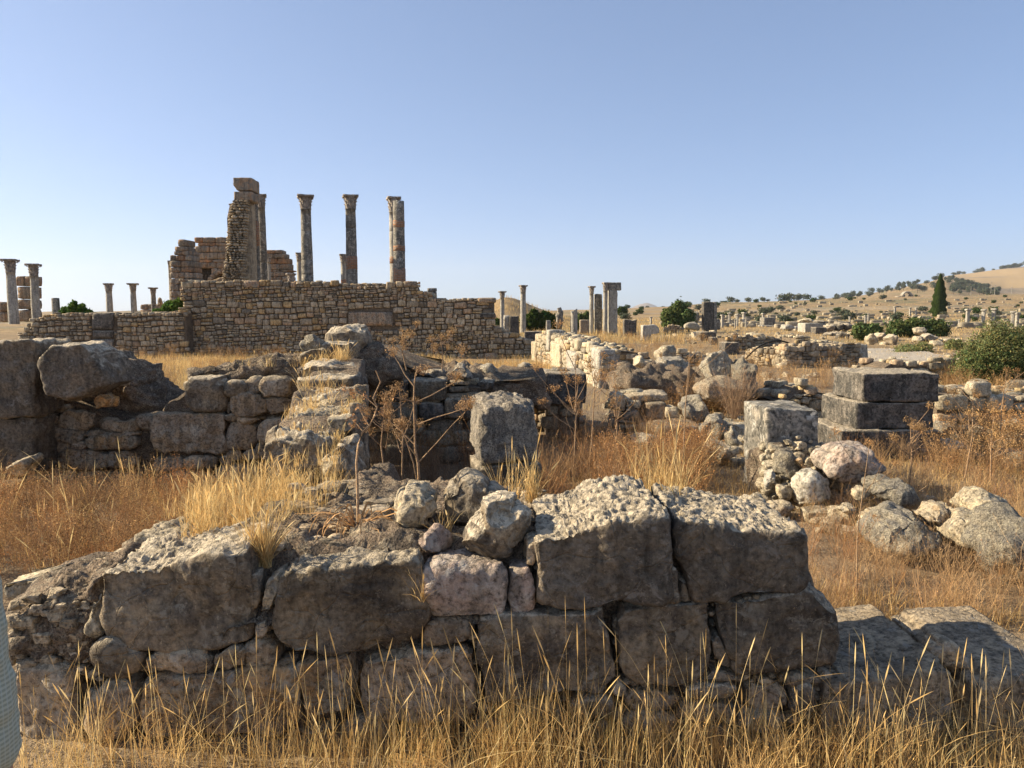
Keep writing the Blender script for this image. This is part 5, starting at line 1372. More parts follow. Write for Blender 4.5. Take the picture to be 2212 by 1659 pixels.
rb = [("boulder", "big round pink boulder on the rubble heap", [(1794, 1010), (1800, 984), (1840, 974), (1900, 978), (1926, 1010), (1924, 1040), (1880, 1056), (1820, 1050), (1797, 1036)], 5.5, .5, m_pink, .15, .1),
      ("boulder", "grey boulder at the base of the rubble heap", [(1722, 1060), (1732, 1026), (1770, 1022), (1804, 1036), (1806, 1090), (1780, 1104), (1730, 1100)], 5.5, .35, m_colp, .1, .2),
      ("boulder", "pitted grey boulder inside the rubble heap", [(1684, 1010), (1694, 982), (1716, 980), (1734, 1010), (1730, 1035), (1700, 1038), (1684, 1026)], 5.72, .2, m_cong, .08, .2),
      ("stone", "flat orange stone slanting in the rubble heap", [(1718, 994), (1734, 988), (1750, 1015), (1738, 1021)], 5.68, .08, m_orange, .015, .1),
      ("stone", "pointed grey stone low at the left of the rubble heap", [(1652, 1055), (1668, 1022), (1684, 1012), (1682, 1050), (1676, 1066), (1658, 1066)], 5.65, .15, m_colp, .04, .3),
      ("stone", "square cream stone near the foot of the rubble heap", [(1678, 1046), (1718, 1042), (1722, 1070), (1710, 1088), (1690, 1080)], 5.6, .15, m_pale, .02, .2),
      ("boulder", "knobbly cream boulder right of the big pink one", [(1894, 1080), (1905, 1055), (1940, 1041), (1975, 1050), (1994, 1066), (2008, 1088), (1960, 1102), (1900, 1098)], 5.1, .45, m_cong, .12, .2),
      ("boulder", "angular cream boulder topping the right hand group", [(2100, 1090), (2120, 1070), (2160, 1068), (2190, 1080), (2196, 1110), (2180, 1128), (2120, 1120)], 4.9, .35, m_pale, .08, .25),
      ("boulder", "small pale rock left of the angular cream boulder", [(2044, 1100), (2055, 1088), (2078, 1092), (2085, 1112), (2060, 1122), (2044, 1116)], 4.9, .2, m_pale, .05, .2),
      ("boulder", "large grey boulder sunk in the dry grass at the right", [(1905, 1170), (1930, 1135), (1975, 1122), (2030, 1130), (2062, 1160), (2060, 1200), (2000, 1222), (1920, 1215)], 4.45, .5, m_cong, .15, .2),
      ("boulder", "rounded brownish boulder behind the large grey one", [(2010, 1125), (2030, 1105), (2070, 1102), (2085, 1130), (2080, 1180), (2060, 1170), (2030, 1140)], 4.6, .35, m_tan, .12, .2),
      ("boulder", "broad cream boulder right of the grass clump", [(2086, 1160), (2100, 1135), (2150, 1122), (2185, 1130), (2180, 1190), (2130, 1220), (2090, 1200)], 4.4, .45, m_pale, .13, .2),
      ("boulder", "knobbly boulder cut by the right edge of the view", [(2160, 1180), (2175, 1140), (2230, 1130), (2300, 1150), (2290, 1260), (2230, 1290), (2170, 1260)], 4.1, .5, m_cong, .13, .2),
      ("boulder", "yellowish boulder half buried below the heap", [(1880, 1130), (1905, 1112), (1950, 1112), (1965, 1135), (1930, 1155), (1885, 1150)], 4.9, .3, m_orange if False else m_pale, .08, .2),
      ("boulder", "grey boulder at the foot of the pale rubble wall", [(2034, 945), (2042, 924), (2068, 918), (2092, 938), (2096, 956), (2060, 962), (2036, 958)], 8.4, .4, m_cong, .1, .2),
      ("boulder", "dark pointed rock right of the grey boulder", [(2112, 935), (2120, 922), (2140, 938), (2144, 955), (2118, 956)], 8.6, .3, m_grey, .05, .25),
      ("boulder", "flat dark boulder right of the lowest stacked block", [(2026, 975), (2040, 955), (2080, 958), (2108, 975), (2108, 992), (2030, 1000)], 7.5, .5, m_grey, .08, .2),
      ("stone", "low pale stone in front of the rubble heap", [(1818, 1108), (1835, 1092), (1860, 1094), (1864, 1112), (1836, 1118)], 5.1, .2, m_pale, .04, .2),
      ("stone", "small cream stone below the big pink boulder", [(1852, 1066), (1868, 1056), (1886, 1062), (1884, 1078), (1858, 1080)], 5.3, .15, m_pale, .03, .2),
      ("stone", "buff stone in front of the upright slab", [(1672, 1100), (1700, 1090), (1722, 1096), (1720, 1118), (1680, 1120)], 5.4, .2, m_tan, .04, .2)]
for k, (nm, lb, q, Yq, D, mt, rn, ct) in enumerate(rb):
    boulder(nm, lb, q, Yq, D, mt, cat=nm, seed=160 + k, cell=.014 if Yq < 7 else .022, rnd=rn, cut=ct, rough=.03 if mt == m_cong else .02, chips=22, scar=.016)
# scattered rubble on the ground right
rs = np.random.RandomState(12)
parts = []
def litter(n, x0, x1, y0, y1, s0, s1, zf=.4, big=.1):
    for k in range(n):
        px, py = rs.uniform(x0, x1), rs.uniform(y0, y1)
        g = G(px, py)
        s = rs.uniform(s0, s1) * (2.2 if rs.rand() < big else 1)
        V, F = rock_mesh(s * rs.uniform(.9, 1.6), s, s * .75, None, cell=s * .5, rnd=s * .2, rough=s * .2, chips=14, cut=.45, seed=k, fs=3 / s * .3)
        a = rs.uniform(0, 6.28)
        W = V.copy(); W[:, 0] = V[:, 0] * math.cos(a) - V[:, 1] * math.sin(a); W[:, 1] = V[:, 0] * math.sin(a) + V[:, 1] * math.cos(a)
        parts.append((W + (g[0], g[1], float(H(g[0], g[1])) + s * zf), F, np.ones(3) * rs.uniform(.6, 1.25)))
litter(90, 1760, 2010, 1060, 1160, .02, .06)
litter(60, 2020, 2212, 935, 1010, .03, .09)
litter(60, 1520, 1620, 900, 1010, .03, .09)
litter(80, 1290, 1520, 860, 985, .03, .08)
litter(80, 1180, 1880, 745, 830, .05, .12)
litter(60, 1440, 1880, 716, 745, .08, .16)
litter(70, 1860, 2212, 705, 850, .05, .13)
litter(50, 2090, 2212, 840, 930, .05, .12)
litter(60, 0, 1150, 800, 860, .04, .1)
V, F, T = join(parts)
tag(mk("rubble", V, F, m_rubp, None, tint=T, origin=(0, 10, 0), smooth=False), "pale rubble strewn between the ruined walls", "rubble", kind="stuff")

# lane
xs_ = np.linspace(0, 1, 30)
ctr = np.array([(1868, 770), (1900, 766), (1960, 766), (2040, 778), (2110, 800)])
e1 = [G(1850, 757), G(1900, 754), G(1960, 757), G(2010, 765), G(2070, 778), G(2140, 800)]
e2 = [G(1850, 793), G(1900, 792), G(1950, 796), G(2000, 802), G(2040, 812), G(2080, 830)]
e1, e2 = np.array(e1), np.array(e2)
t = np.linspace(0, 5, 40)
E1 = np.stack([np.interp(t, range(6), e1[:, c]) for c in range(3)], 1); E2 = np.stack([np.interp(t, range(6), e2[:, c]) for c in range(3)], 1)
W = np.linspace(0, 1, 20)
V = (E1[:, None] * (1 - W[None, :, None]) + E2[:, None] * W[None, :, None]).reshape(-1, 3)
V[:, 2] = H(V[:, 0], V[:, 1]) + .05
i, j = np.meshgrid(np.arange(39), np.arange(19), indexing='ij')
mk("path", V, np.stack((i * 20 + j, (i + 1) * 20 + j, (i + 1) * 20 + j + 1, i * 20 + j + 1), -1).reshape(-1, 4), earth_mat("pale_gravel", (.55, .48, .38), (.46, .40, .31), (.62, .56, .46)))["kind"] = "structure"

# ================================================================== VEGETATION
def stuff(name, label, cat, parts, mat):
    V, F, T = join(parts)
    o = mk(name, V, F, mat, None, tint=T, smooth=False, origin=(0, 0, 0))
    return tag(o, label, cat, kind="stuff")

rs = np.random.RandomState(77)
def gpts(n, x0, x1, y0, y1, z=None, dens=None):
    """points spread evenly over the ground seen between pixel rows y0 (far) and y1 (near)"""
    px = rs.uniform(x0, x1, n); Y0_, Y1_ = G(1106, y0)[1], G(1106, y1)[1]
    Y = np.exp(rs.uniform(math.log(Y1_), math.log(Y0_), n))
    X = (px - CX) / FPX * Y
    return np.stack((X, Y, H(X, Y) if z is None else np.full(n, z)), 1)

# nearest grass, at the foot of the near wall
N = 7000
X = rs.uniform(-1.9, 2.1, N); Y = 2.56 - np.abs(rs.normal(0, .2, N))
dens = np.interp(X, [-1.9, -1.3, -.8, -.35, .1, .5, .9, 1.2, 1.6, 2.1], [.07, .1, .2, .6, .75, .45, .5, .6, .45, .3]) * (.55 + .75 * (vnoise(np.stack((X * 5, Y * 5, 0 * X), 1)) > -.1))
keep = rs.rand(N) < dens
X, Y = X[keep], Y[keep]; n = len(X)
hh = np.interp(X, [-1.9, -1.2, -.6, 0, .5, 1, 1.3, 2.1], [.12, .14, .18, .30, .27, .21, .22, .20]) * (.25 + 1.1 * rs.beta(1.7, 2.6, n))
b = np.stack((X, Y, H(X, Y)), 1)
pal = [(1, 1, 1), (1.05, .95, .8), (.9, .8, .65), (.7, .6, .45), (.82, .84, .70)]
parts = [blades(b, hh, np.full(n, .0034) * rs.uniform(.6, 1.5, n), .42, rs, k=5, col=strawcol(rs, n, pal, .5, 1.15))]
m_ = 430
X = rs.uniform(-1.7, 2.0, m_); Y = 2.5 - np.abs(rs.normal(0, .2, m_))
hh = np.interp(X, [-1.9, -1.2, -.6, 0, .5, 1, 2.1], [.34, .38, .42, .54, .50, .44, .40]) * rs.uniform(.55, 1.2, m_)
parts.append(blades(np.stack((X, Y, H(X, Y)), 1), hh, np.full(m_, .0022), .32, rs, head=.17, col=strawcol(rs, m_, STRAW, .85, 1.2)))
m_ = 420
X = rs.uniform(-1.5, 2.0, m_); Y = 2.5 - np.abs(rs.normal(0, .25, m_))
parts.append(blades(np.stack((X, Y, H(X, Y)), 1), rs.uniform(.15, .4, m_), np.full(m_, .0035), .95, rs, k=7, curve=1.1, col=strawcol(rs, m_, STRAW, .7, 1.3)))
p = np.stack((rs.uniform(-1.6, 2.1, 60), 2.5 - np.abs(rs.normal(0, .25, 60)), np.zeros(60)), 1)
parts.append(scatter(rs, TW_BARE, p, .36, [(1., .95, .85), (.8, .7, .6), (1.2, 1.1, 1.)]))
stuff("grass", "tall golden grass with seed heads at the foot of the nearest wall", "grass", parts, m_straw)

# short dry litter and ground cover close to the wall
pts = gpts(120, 1750, 2212, 1560, 1659, None)
# golden tufts on the near wall and the cross wall
parts = []
for (px, py, Yq, rad, n, h) in [(480, 1150, 3.15, .16, 520, .22), (560, 1145, 3.2, .17, 560, .25), (640, 1110, 3.4, .16, 460, .24), (690, 1100, 3.7, .12, 260, .2), (450, 1110, 3.5, .14, 320, .22), (572, 1222, 2.72, .05, 460, .24), (610, 1160, 3.1, .12, 260, .2), (540, 1085, 3.9, .22, 360, .26), (640, 1070, 4.1, .2, 320, .24),
                              (905, 1300, 2.56, .02, 34, .17), (955, 1170, 2.85, .035, 60, .16), (1110, 1085, 3.25, .07, 130, .28), (1140, 1090, 3.2, .05, 90, .22), (1457, 1110, 3.0, .04, 110, .17), (1440, 1080, 3.5, .1, 170, .38), (1410, 1085, 3.6, .08, 110, .42), (1466, 1180, 2.62, .012, 16, .16), (880, 1130, 2.9, .04, 30, .12),
                              (700, 945, 5.0, .2, 430, .2), (680, 900, 5.3, .18, 340, .2), (720, 880, 5.5, .16, 320, .2), (655, 950, 4.7, .12, 170, .17), (690, 855, 6.0, .16, 260, .34), (725, 905, 5.2, .15, 260, .17), (650, 1000, 4.3, .1, 90, .2), (700, 1000, 4.3, .08, 80, .3),
                              (712, 790, 7.0, .14, 420, .32), (735, 790, 7.0, .1, 260, .28), (680, 792, 7.0, .1, 120, .2), (655, 788, 7.3, .25, 240, .2), (610, 786, 7.4, .3, 260, .18), (745, 1075, 4.2, .08, 50, .18)]:
    c = P(px, py, Yq)
    parts += tuft(rs, c, rad * 1.15, int(n * (.75 if Yq < 4.3 else .5)), h * (.85 if Yq < 4.3 else .62), wid=.003 if Yq < 4.5 else .004, lean=.48, lo=.6, hi=1.3, clumps=max(3, int(rad * 60)))
stuff("grass", "bright golden grass tufts growing on the stepped and near walls", "grass", parts, m_straw)

# straw covering the ground, farther and farther
parts = []
def field(n, x0, x1, y0, y1, h, wid, lo=.55, hi=1.15, pal=STRAW, lean=.35, thr=-.25):
    p = gpts(n, x0, x1, y0, y1)
    s = fbm(p * (1, 1, 0), .6, 3)
    p = p[s > thr]
    m = len(p)
    sc_ = p[:, 1]
    parts.append(blades(p, h * rs.uniform(.4, 1.1, m), np.maximum(wid, .00045 * sc_) * rs.uniform(.7, 1.4, m), lean, rs, k=2, col=strawcol(rs, m, pal, lo, hi)))
DRY = [(1, .92, .8), (.9, .78, .62), (.75, .62, .5), (1.05, 1., .95), (.6, .5, .42), (1.1, 1.05, 1.)]
field(26000, 1180, 2500, 900, 1360, .10, .004, pal=DRY, lean=.9)
field(5000, 1180, 2300, 900, 1340, .22, .0035, pal=DRY, lean=.5)
field(22000, 240, 1190, 757, 830, .22, .008, lo=.7, hi=1.2)
field(9000, 240, 1150, 757, 800, .2, .01, lo=.7, hi=1.2)
field(24000, 1180, 2400, 700, 900, .16, .006, pal=STRAW + DRY[:2])
field(12000, 1060, 1480, 693, 745, .5, .02)
field(16000, 1180, 2400, 690, 740, .25, .02)
field(16000, 1500, 2400, 682, 700, .3, .05)
field(3000, 230, 400, 800, 900, .3, .006)
field(9000, 2300, 3600, 720, 1400, .16, .006, pal=DRY, lean=.7)
field(7000, -1500, -150, 740, 1300, .18, .006, pal=DRY, lean=.7)
stuff("grass", "dry straw coloured grass covering the open ground", "grass", parts, m_straw)

# rusty and grey brush
def brush(name, label, n, x0, x1, y0, y1, temps, scale, tcol, z=None, extra=None):
    p = gpts(n, x0, x1, y0, y1, z)
    V, F, T = scatter(rs, temps, p, scale, tcol)
    parts = [(V, F, T)] + (extra or [])
    stuff(name, label, "undergrowth", parts, m_weed)
RUST = [(.95, .82, .68), (1.1, .80, .58), (.8, .74, .7), (1.3, 1.2, 1.0), (.65, .55, .5)]
GREYB = [(.9, .85, .85), (.7, .62, .6), (1.1, 1., .85), (.85, .6, .45)]
p = gpts(260, -160, 520, 1105, 1330, 0.0)
p[:, 2] = .0 + .12 * (p[:, 0] < -1.3)
V, F, T = scatter(rs, TW_RUST, p, .46, RUST)
p2 = gpts(80, -150, 640, 1070, 1250, .0)
V2, F2, T2 = scatter(rs, TW_BARE, p2, .45, [(1.3, 1.1, .8), (1.0, .9, .75)])
ex = []
for k in range(46):
    g = gpts(1, -150, 560, 1060, 1300)[0]
    ex += tuft(rs, g, rs.uniform(.05, .16), 40, rs.uniform(.2, .5), wid=.003, lean=.5, clumps=3, lo=.8, hi=1.6)
stuff("grass", "pale straw stalks poking out of the rust brown thicket", "grass", ex, m_straw)
stuff("undergrowth", "rust brown thicket of dry weeds filling the room on the left", "undergrowth", [(V, F, T), (V2, F2, T2)], m_weed)
brush("undergrowth", "grey brown brush of dry stems in the shaded room behind the pillar", 90, 790, 1180, 990, 1120, TW_BARE, .75, GREYB)
p = gpts(120, 1180, 1520, 930, 1120)
V, F, T = scatter(rs, TW_BARE, p, .7, GREYB + RUST[:2])
p = gpts(95, 1300, 1535, 1000, 1095)
V2, F2, T2 = scatter(rs, TW_RUST, p, .62, [(1.4, 1.1, .8), (1.2, .95, .7), (1.0, .92, .8)])
stuff("undergrowth", "orange and brown brush in the open room right of the pillar", "undergrowth", [(V, F, T), (V2, F2, T2)], m_weed)
p = gpts(230, 1740, 2300, 1010, 1345)
p = p[(p[:, 0] - CX / 1e9 > 0)]
V, F, T = scatter(rs, TW_BARE, p, .42, [(1.5, 1.35, 1.1), (1.1, .95, .8), (1.2, .9, .7), (.9, .85, .8), (1.6, 1.5, 1.3)])
p = gpts(60, 2040, 2400, 960, 1060)
V2, F2, T2 = scatter(rs, TW_RUST, p, .8, [(1.2, .95, .65), (1.0, .9, .75)])
stuff("undergrowth", "tangled dry straw and thorny stems on the ground at the right", "undergrowth", [(V, F, T), (V2, F2, T2)], m_weed)
p = np.concatenate((gpts(60, 1440, 1680, 860, 900), gpts(70, 1500, 1850, 790, 850), gpts(60, 250, 760, 800, 850), gpts(60, 240, 620, 762, 785), gpts(60, 1300, 1560, 745, 800), gpts(60, 1240, 1480, 725, 745), gpts(40, 2030, 2212, 800, 870), gpts(50, 900, 1180, 800, 870), gpts(60, 1150, 1500, 700, 725)))
V, F, T = scatter(rs, TW_RUST + TW_BARE, p, .8, [(1.3, 1.15, .85), (1.1, .9, .65), (.9, .85, .8)])
stuff("undergrowth", "scattered dry brush among the walls of the middle distance", "undergrowth", [(V, F, T)], m_weed)

# bare grey bush beside the knobbly boulders
V, F, T = scatter(rs, [twigs(rs, 90, .75, .55, 1, .01, .005, 6)], np.array([P(1585, 905, 8.8)]), .68, [(.9, .85, .85)])
tag(mk("dry_bush", V, F, m_weed, None, tint=T, smooth=False), "bare grey dry bush before the paired conglomerate boulders", "bush")

# dried strap leaved plant on the near wall
c = P(770, 1150, 2.95)
parts = []
pl_ = empty("dried_plant", c, "withered sprawling plant with curled strap leaves on the near wall", "plant")
for k in range(46):
    a = rs.uniform(0, 6.28); L_ = rs.uniform(.10, .26)
    t = np.linspace(0, 1, 9)
    x = c[0] + L_ * t * math.cos(a) * (1 + .4 * np.sin(3 * t)); y = c[1] + L_ * t * math.sin(a) * .8
    z = c[2] + .10 * np.sin(t * 3.0) * rs.uniform(.2, 1.0) + .015 * np.sin(9 * t + k)
    C = np.stack((x, y, z), 1)
    s = np.array((-math.sin(a), math.cos(a), rs.uniform(-.6, .6))) * .0042
    wd = np.interp(t, [0, .5, 1], [1, 1, .15])[:, None]
    V = np.stack((C - s * wd, C + s * wd), 1).reshape(-1, 3)
    F = np.array([(2 * i, 2 * i + 1, 2 * i + 3, 2 * i + 2) for i in range(8)])
    parts.append((V, F, np.array((1.5, 1.2, .9)) * rs.uniform(.5, 1.2)))
V, F, T = join(parts)
mk("leaves", V, F, m_weed, pl_, tint=T, smooth=False)
m_stem = earth_mat("dry_stem", (.42, .27, .15), (.32, .2, .11), (.5, .36, .22), bd=.002, s=3)
st = np.array([P(x, y, Yq) for x, y, Yq in [(772, 1160, 2.95), (773, 1100, 2.98), (772, 1040, 3.0), (770, 1000, 3.02), (774, 960, 3.04), (782, 935, 3.06), (798, 920, 3.08), (808, 900, 3.1), (815, 880, 3.1), (806, 860, 3.1), (822, 825, 3.1), (812, 800, 3.1)]])
V, F = tube(st, np.linspace(.0065, .0025, len(st)), 7)
mk("stem", V, F, m_stem, pl_)
for brn in ([(798, 920), (788, 905), (775, 880), (765, 850)], [(808, 900), (824, 890), (833, 870)], [(815, 880), (790, 858), (760, 845), (742, 838)], [(784, 932), (770, 915), (758, 905)]):
    q = np.array([P(x, y, 3.09 + .02 * i) for i, (x, y) in enumerate(brn)])
    V, F = tube(q, np.linspace(.0028, .0012, len(q)), 5)
    mk("branch", V, F, m_stem, pl_)
    parts = []
    for e in q[1:]:
        for _ in range(26):
            v = rs.normal(0, .012, 3); d = rs.normal(size=3) * .0035
            u = rs.normal(size=3) * .0025
            parts.append((np.array((e + v - d, e + v - u, e + v + d, e + v + u)), np.array([(0, 1, 2, 3)]), np.array((1.1, .8, .6)) * rs.uniform(.6, 1.4)))
    V, F, T = join(parts)
    mk("seed_cluster", V, F, m_weed, pl_, tint=T, smooth=False)

def umbel(center, rad, up, n=16, s=1.0, col=(1.15, .98, .8)):
    """dry umbel: rays and seed knots"""
    parts = []
    up = np.array(up, float); up /= np.linalg.norm(up)
    for k in range(n):
        d = rs.normal(0, .55, 3) + up; d /= np.linalg.norm(d)
        e = center + d * rad * rs.uniform(.7, 1.05)
        a = np.cross(d, rs.normal(size=3)); a /= np.linalg.norm(a)
        w_ = .0012 * s
        parts.append((np.array((center - a * w_, center + a * w_, e + a * w_, e - a * w_)), np.array([(0, 1, 2, 3)]), np.array((.9, .7, .5))))
        for _ in range(12):
            p = e + rs.normal(0, .011 * s, 3)
            u = rs.normal(size=3); u /= np.linalg.norm(u); v = np.cross(u, rs.normal(size=3)); v /= np.linalg.norm(v)
            u *= .0048 * s; v *= .0026 * s
            parts.append((np.array((p - u, p - v, p + u, p + v)), np.array([(0, 1, 2, 3)]), np.array(col) * rs.uniform(.5, 1.5)))
    return join(parts)

# the tall dry fennel in the middle
fn = empty("dry_fennel", P(903, 1066, 4.3), "tallest dried fennel stalk with branching seed heads, left of the pillar", "plant")
FY = 4.3
def stalk(root, pts, r0, r1, name="stem", Y=None):
    q = np.array([P(x, y, (Y or FY) + dy) for x, y, dy in pts])
    V, F = tube(q, np.linspace(r0, r1, len(q)), 7)
    mk(name, V, F, m_stem, root)
stalk(fn, [(903, 1075, 0), (905, 1030, 0), (903, 1000, 0), (897, 970, 0), (896, 920, 0), (894, 870, 0), (895, 830, .01), (898, 808, .01)], .0095, .004)
heads = []
for b in ([(903, 1000, 0), (945, 955, -.05), (975, 920, -.1), (1005, 890, -.14)], [(897, 919, 0), (940, 902, -.04), (975, 892, -.08), (1010, 880, -.1)], [(896, 870, 0), (930, 855, .05), (960, 838, .09), (985, 825, .12)],
          [(895, 835, 0), (875, 810, .03), (862, 785, .05), (852, 770, .07)], [(898, 808, 0), (905, 795, 0), (915, 800, 0), (915, 812, 0)], [(896, 868, .0), (870, 862, -.02), (850, 858, -.05)], [(899, 985, 0), (880, 960, -.05), (872, 930, -.08)], [(903, 1050, 0), (893, 1000, -.05), (880, 960, -.07), (868, 925, -.1)],
          [(897, 806, 0), (925, 795, .05), (960, 790, .1), (998, 768, .2)], [(895, 960, 0), (860, 925, .05), (835, 905, .1)]):
    stalk(fn, b, .0042, .002, "branch")
    heads.append((b[-1][0], b[-1][1], b[-1][2]))
for k, (x, y, dy) in enumerate(heads + [(985, 822, .1), (1020, 884, -.12)]):
    V, F, T = umbel(P(x, y, FY + dy), .062, (rs.uniform(-.5, .5), 0, 1), 15, 1.0)
    mk("seed_head", V, F, m_weed, fn, tint=T, smooth=False)
def small_fennel(label, px, py, Y, h, nb, sd, col=(1.2, .95, .68), s=1.0):
    r_ = np.random.RandomState(sd)
    base = P(px, py, Y)
    root = empty("dry_fennel", base, label, "plant", "small dried fennel plants among the ruins")
    top = base + (r_.uniform(-.05, .05) * h, 0, h)
    V, F = tube(np.array([base, (base + top) / 2 + (r_.uniform(-.03, .03), 0, 0), top]), np.array((.006, .0045, .002)) * s, 6)
    mk("stem", V, F, m_stem, root)
    ends = [top]
    for k in range(nb):
        t = r_.uniform(.35, .95); p0 = base * (1 - t) + top * t
        a = r_.uniform(0, 6.28); l = r_.uniform(.15, .4) * h
        p1 = p0 + (math.cos(a) * l, math.sin(a) * l * .6, l * r_.uniform(.6, 1.1))
        V, F = tube(np.array([p0, (p0 + p1) / 2 + (0, 0, -.02 * h), p1]), np.array((.003, .0025, .0015)) * s, 5)
        mk("branch", V, F, m_stem, root)
        ends.append(p1)
    for e in ends:
        V, F, T = umbel(e, .05 * s, (0, 0, 1), 9, s, col)
        mk("seed_head", V, F, m_weed, root, tint=T, smooth=False)
small_fennel("dried fennel with rusty umbels in the shade, just left of the tallest stalk", 868, 1050, 4.6, .62, 7, 1, (.8, .68, .55))
small_fennel("thin dried fennel between the cross wall and the tallest stalk", 835, 1050, 4.4, .5, 5, 2, (.75, .65, .55))
small_fennel("bushy golden brown fennel right behind the pillar", 1240, 1010, 6.5, .95, 11, 3, s=1.3)
small_fennel("fennel with orange umbels before the masonry pier", 1275, 1000, 6.8, .8, 9, 4, s=1.3)
small_fennel("leaning fennel left of the dark half buried block", 1330, 990, 7.2, .8, 8, 5, (1.05, .9, .7), s=1.2)
small_fennel("tall thin fennel in the weeds left of the upright slab", 1475, 1010, 6.4, 1.1, 5, 6, (1., .85, .65), s=1.1)
small_fennel("fennel in front of the stacked dark blocks", 1965, 1045, 6.0, .5, 8, 7, (1.0, .85, .65), s=1.2)
small_fennel("spindly fennel right of the stacked dark blocks", 2085, 1030, 6.5, .75, 9, 8, (.9, .8, .65), s=1.1)
small_fennel("yellowish fennel at the far right in the shade", 2140, 1040, 6.2, .45, 9, 9, (1.4, 1.15, .75), s=1.2)
small_fennel("thin dead stalk in the foreground grass at the right", 1850, 1330, 3.9, .95, 4, 10, (1.2, .9, .6), s=.7)
small_fennel("golden umbels rising over the rear wall, left one", 878, 800, 6.9, .34, 6, 11, (1.4, 1.2, .9), s=1.2)
small_fennel("golden umbels rising over the rear wall, right one", 955, 800, 7.2, .30, 6, 12, (1.4, 1.2, .9), s=1.2)
small_fennel("slender fennel against the pale rubble wall at the right", 2160, 960, 7.6, .75, 5, 13, (.9, .7, .5))

# ------------------------------------------------------------------ green shrubs
def shrub(name, label, cat, blobs_px, Y, n, size, mat, depth=.8, zb=None, stems=5, group=None, tl=(.6, 1.4), seed=0):
    """blobs in pixels (x0,y0,x1,y1) at distance Y"""
    r_ = np.random.RandomState(seed + 1)
    bl_ = []
    for (x0, y0, x1, y1) in blobs_px:
        a, b = P(x0, y0, Y), P(x1, y1, Y)
        w_, h_ = abs(b[0] - a[0]) / 2, abs(a[2] - b[2]) / 2
        bl_.append(((a[0] + b[0]) / 2, Y + r_.uniform(-.3, .3) * w_, (a[2] + b[2]) / 2, w_, w_ * depth, h_))
    bb = np.array(bl_)
    z0 = zb if zb is not None else float(H(bb[0, 0], Y))
    root = empty(name, (bb[:, 0].mean(), Y, z0), label, cat, group)
    V, F, T = leafball(r_, bl_, n, size, *tl)
    V[:, 2] = np.maximum(V[:, 2], z0 - .05)
    mk("foliage", V, F, mat, root, tint=T, smooth=False)
    parts = []
    for k in range(stems):
        b_ = bl_[k % len(bl_)]
        p0 = np.array((bb[:, 0].mean() + r_.uniform(-.15, .15) * b_[3], Y, z0)); p1 = np.array(b_[:3]) + r_.normal(0, .25, 3) * b_[3:]
        parts.append(tube(np.array([p0, (p0 + p1) / 2 + r_.normal(0, .05, 3) * b_[3], p1]), np.array((.03, .02, .008)) * max(b_[3], .3), 5))
    V, F, _ = join(parts)
    mk("branches", V, F, m_bark, root)
    return root
m_leafd = plant_mat("dark_green_leaf", (.045, .07, .018), .2)
m_leafb = plant_mat("bright_green_leaf", (.10, .16, .035), .35)
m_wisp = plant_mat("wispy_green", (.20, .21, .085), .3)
big = shrub("green_shrub", "large feathery green shrub at the right edge of the lane", "shrub", [(2068, 745, 2170, 835), (2100, 705, 2215, 800), (2085, 720, 2160, 790), (2150, 740, 2290, 840), (2180, 700, 2300, 790), (2120, 690, 2180, 740)], 16.0, 26000, .022, m_wisp, seed=1, zb=0, tl=(.35, 1.3))
r_ = np.random.RandomState(4)
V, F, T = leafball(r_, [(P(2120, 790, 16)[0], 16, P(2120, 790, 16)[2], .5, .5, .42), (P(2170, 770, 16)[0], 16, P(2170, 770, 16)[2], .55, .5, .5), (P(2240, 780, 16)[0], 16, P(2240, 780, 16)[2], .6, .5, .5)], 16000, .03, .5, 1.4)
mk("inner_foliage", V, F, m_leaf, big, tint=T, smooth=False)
shrub("green_shrub", "wide dark green shrub in front of the cypress", "shrub", [(1916, 694, 1975, 735), (1950, 688, 2010, 724), (1990, 692, 2046, 728), (1970, 700, 2040, 735)], 50, 9000, .10, m_leaf, seed=2, tl=(.4, 1.2))
shrub("green_shrub", "mixed green shrub at the end of the dark boulder heap", "shrub", [(1845, 700, 1880, 732), (1866, 702, 1905, 736), (1858, 715, 1885, 740)], 44, 6000, .08, m_leaf, seed=3)
shrub("green_shrub", "rounded fig like shrub left of the pale masonry wedge", "shrub", [(1428, 668, 1462, 700), (1450, 652, 1484, 690), (1462, 670, 1500, 705), (1435, 680, 1495, 712)], 60, 9000, .13, m_leaf, seed=4)
shrub("green_shrub", "dense green bushes behind the slender columns", "shrub", [(1125, 682, 1160, 715), (1140, 670, 1165, 712), (1160, 676, 1195, 714), (1185, 682, 1212, 712), (1066, 688, 1090, 716)], 62, 9000, .13, m_leafd, seed=5)
shrub("green_shrub", "pale green bush between the column stub and the paired columns", "shrub", [(1238, 680, 1262, 712), (1255, 676, 1280, 712)], 64, 4000, .13, m_leaf, seed=6)
shrub("green_shrub", "small dark round bush right of the thick square pillar", "shrub", [(1335, 664, 1354, 680)], 150, 1500, .3, m_leafd, seed=7)
shrub("fig_shrub", "dark green fig shrub growing on the left wall beside the column stub", "shrub", [(132, 664, 150, 682), (145, 656, 172, 684), (156, 650, 166, 664), (168, 658, 188, 680), (180, 668, 201, 684)], 27.6, 1500, .07, m_leafb, seed=8, zb=1.2)
shrub("fig_shrub", "bright green fig shrub where the left wall meets the stepped wall", "shrub", [(350, 652, 380, 674), (372, 648, 402, 674), (330, 668, 352, 676)], 27.6, 1500, .07, m_leafb, seed=9, zb=1.2)
shrub("green_shrub", "yellow green wispy bush in front of the lane boulders", "shrub", [(1930, 745, 1990, 775), (1970, 740, 2010, 770)], 30, 5000, .035, m_wisp, seed=10)
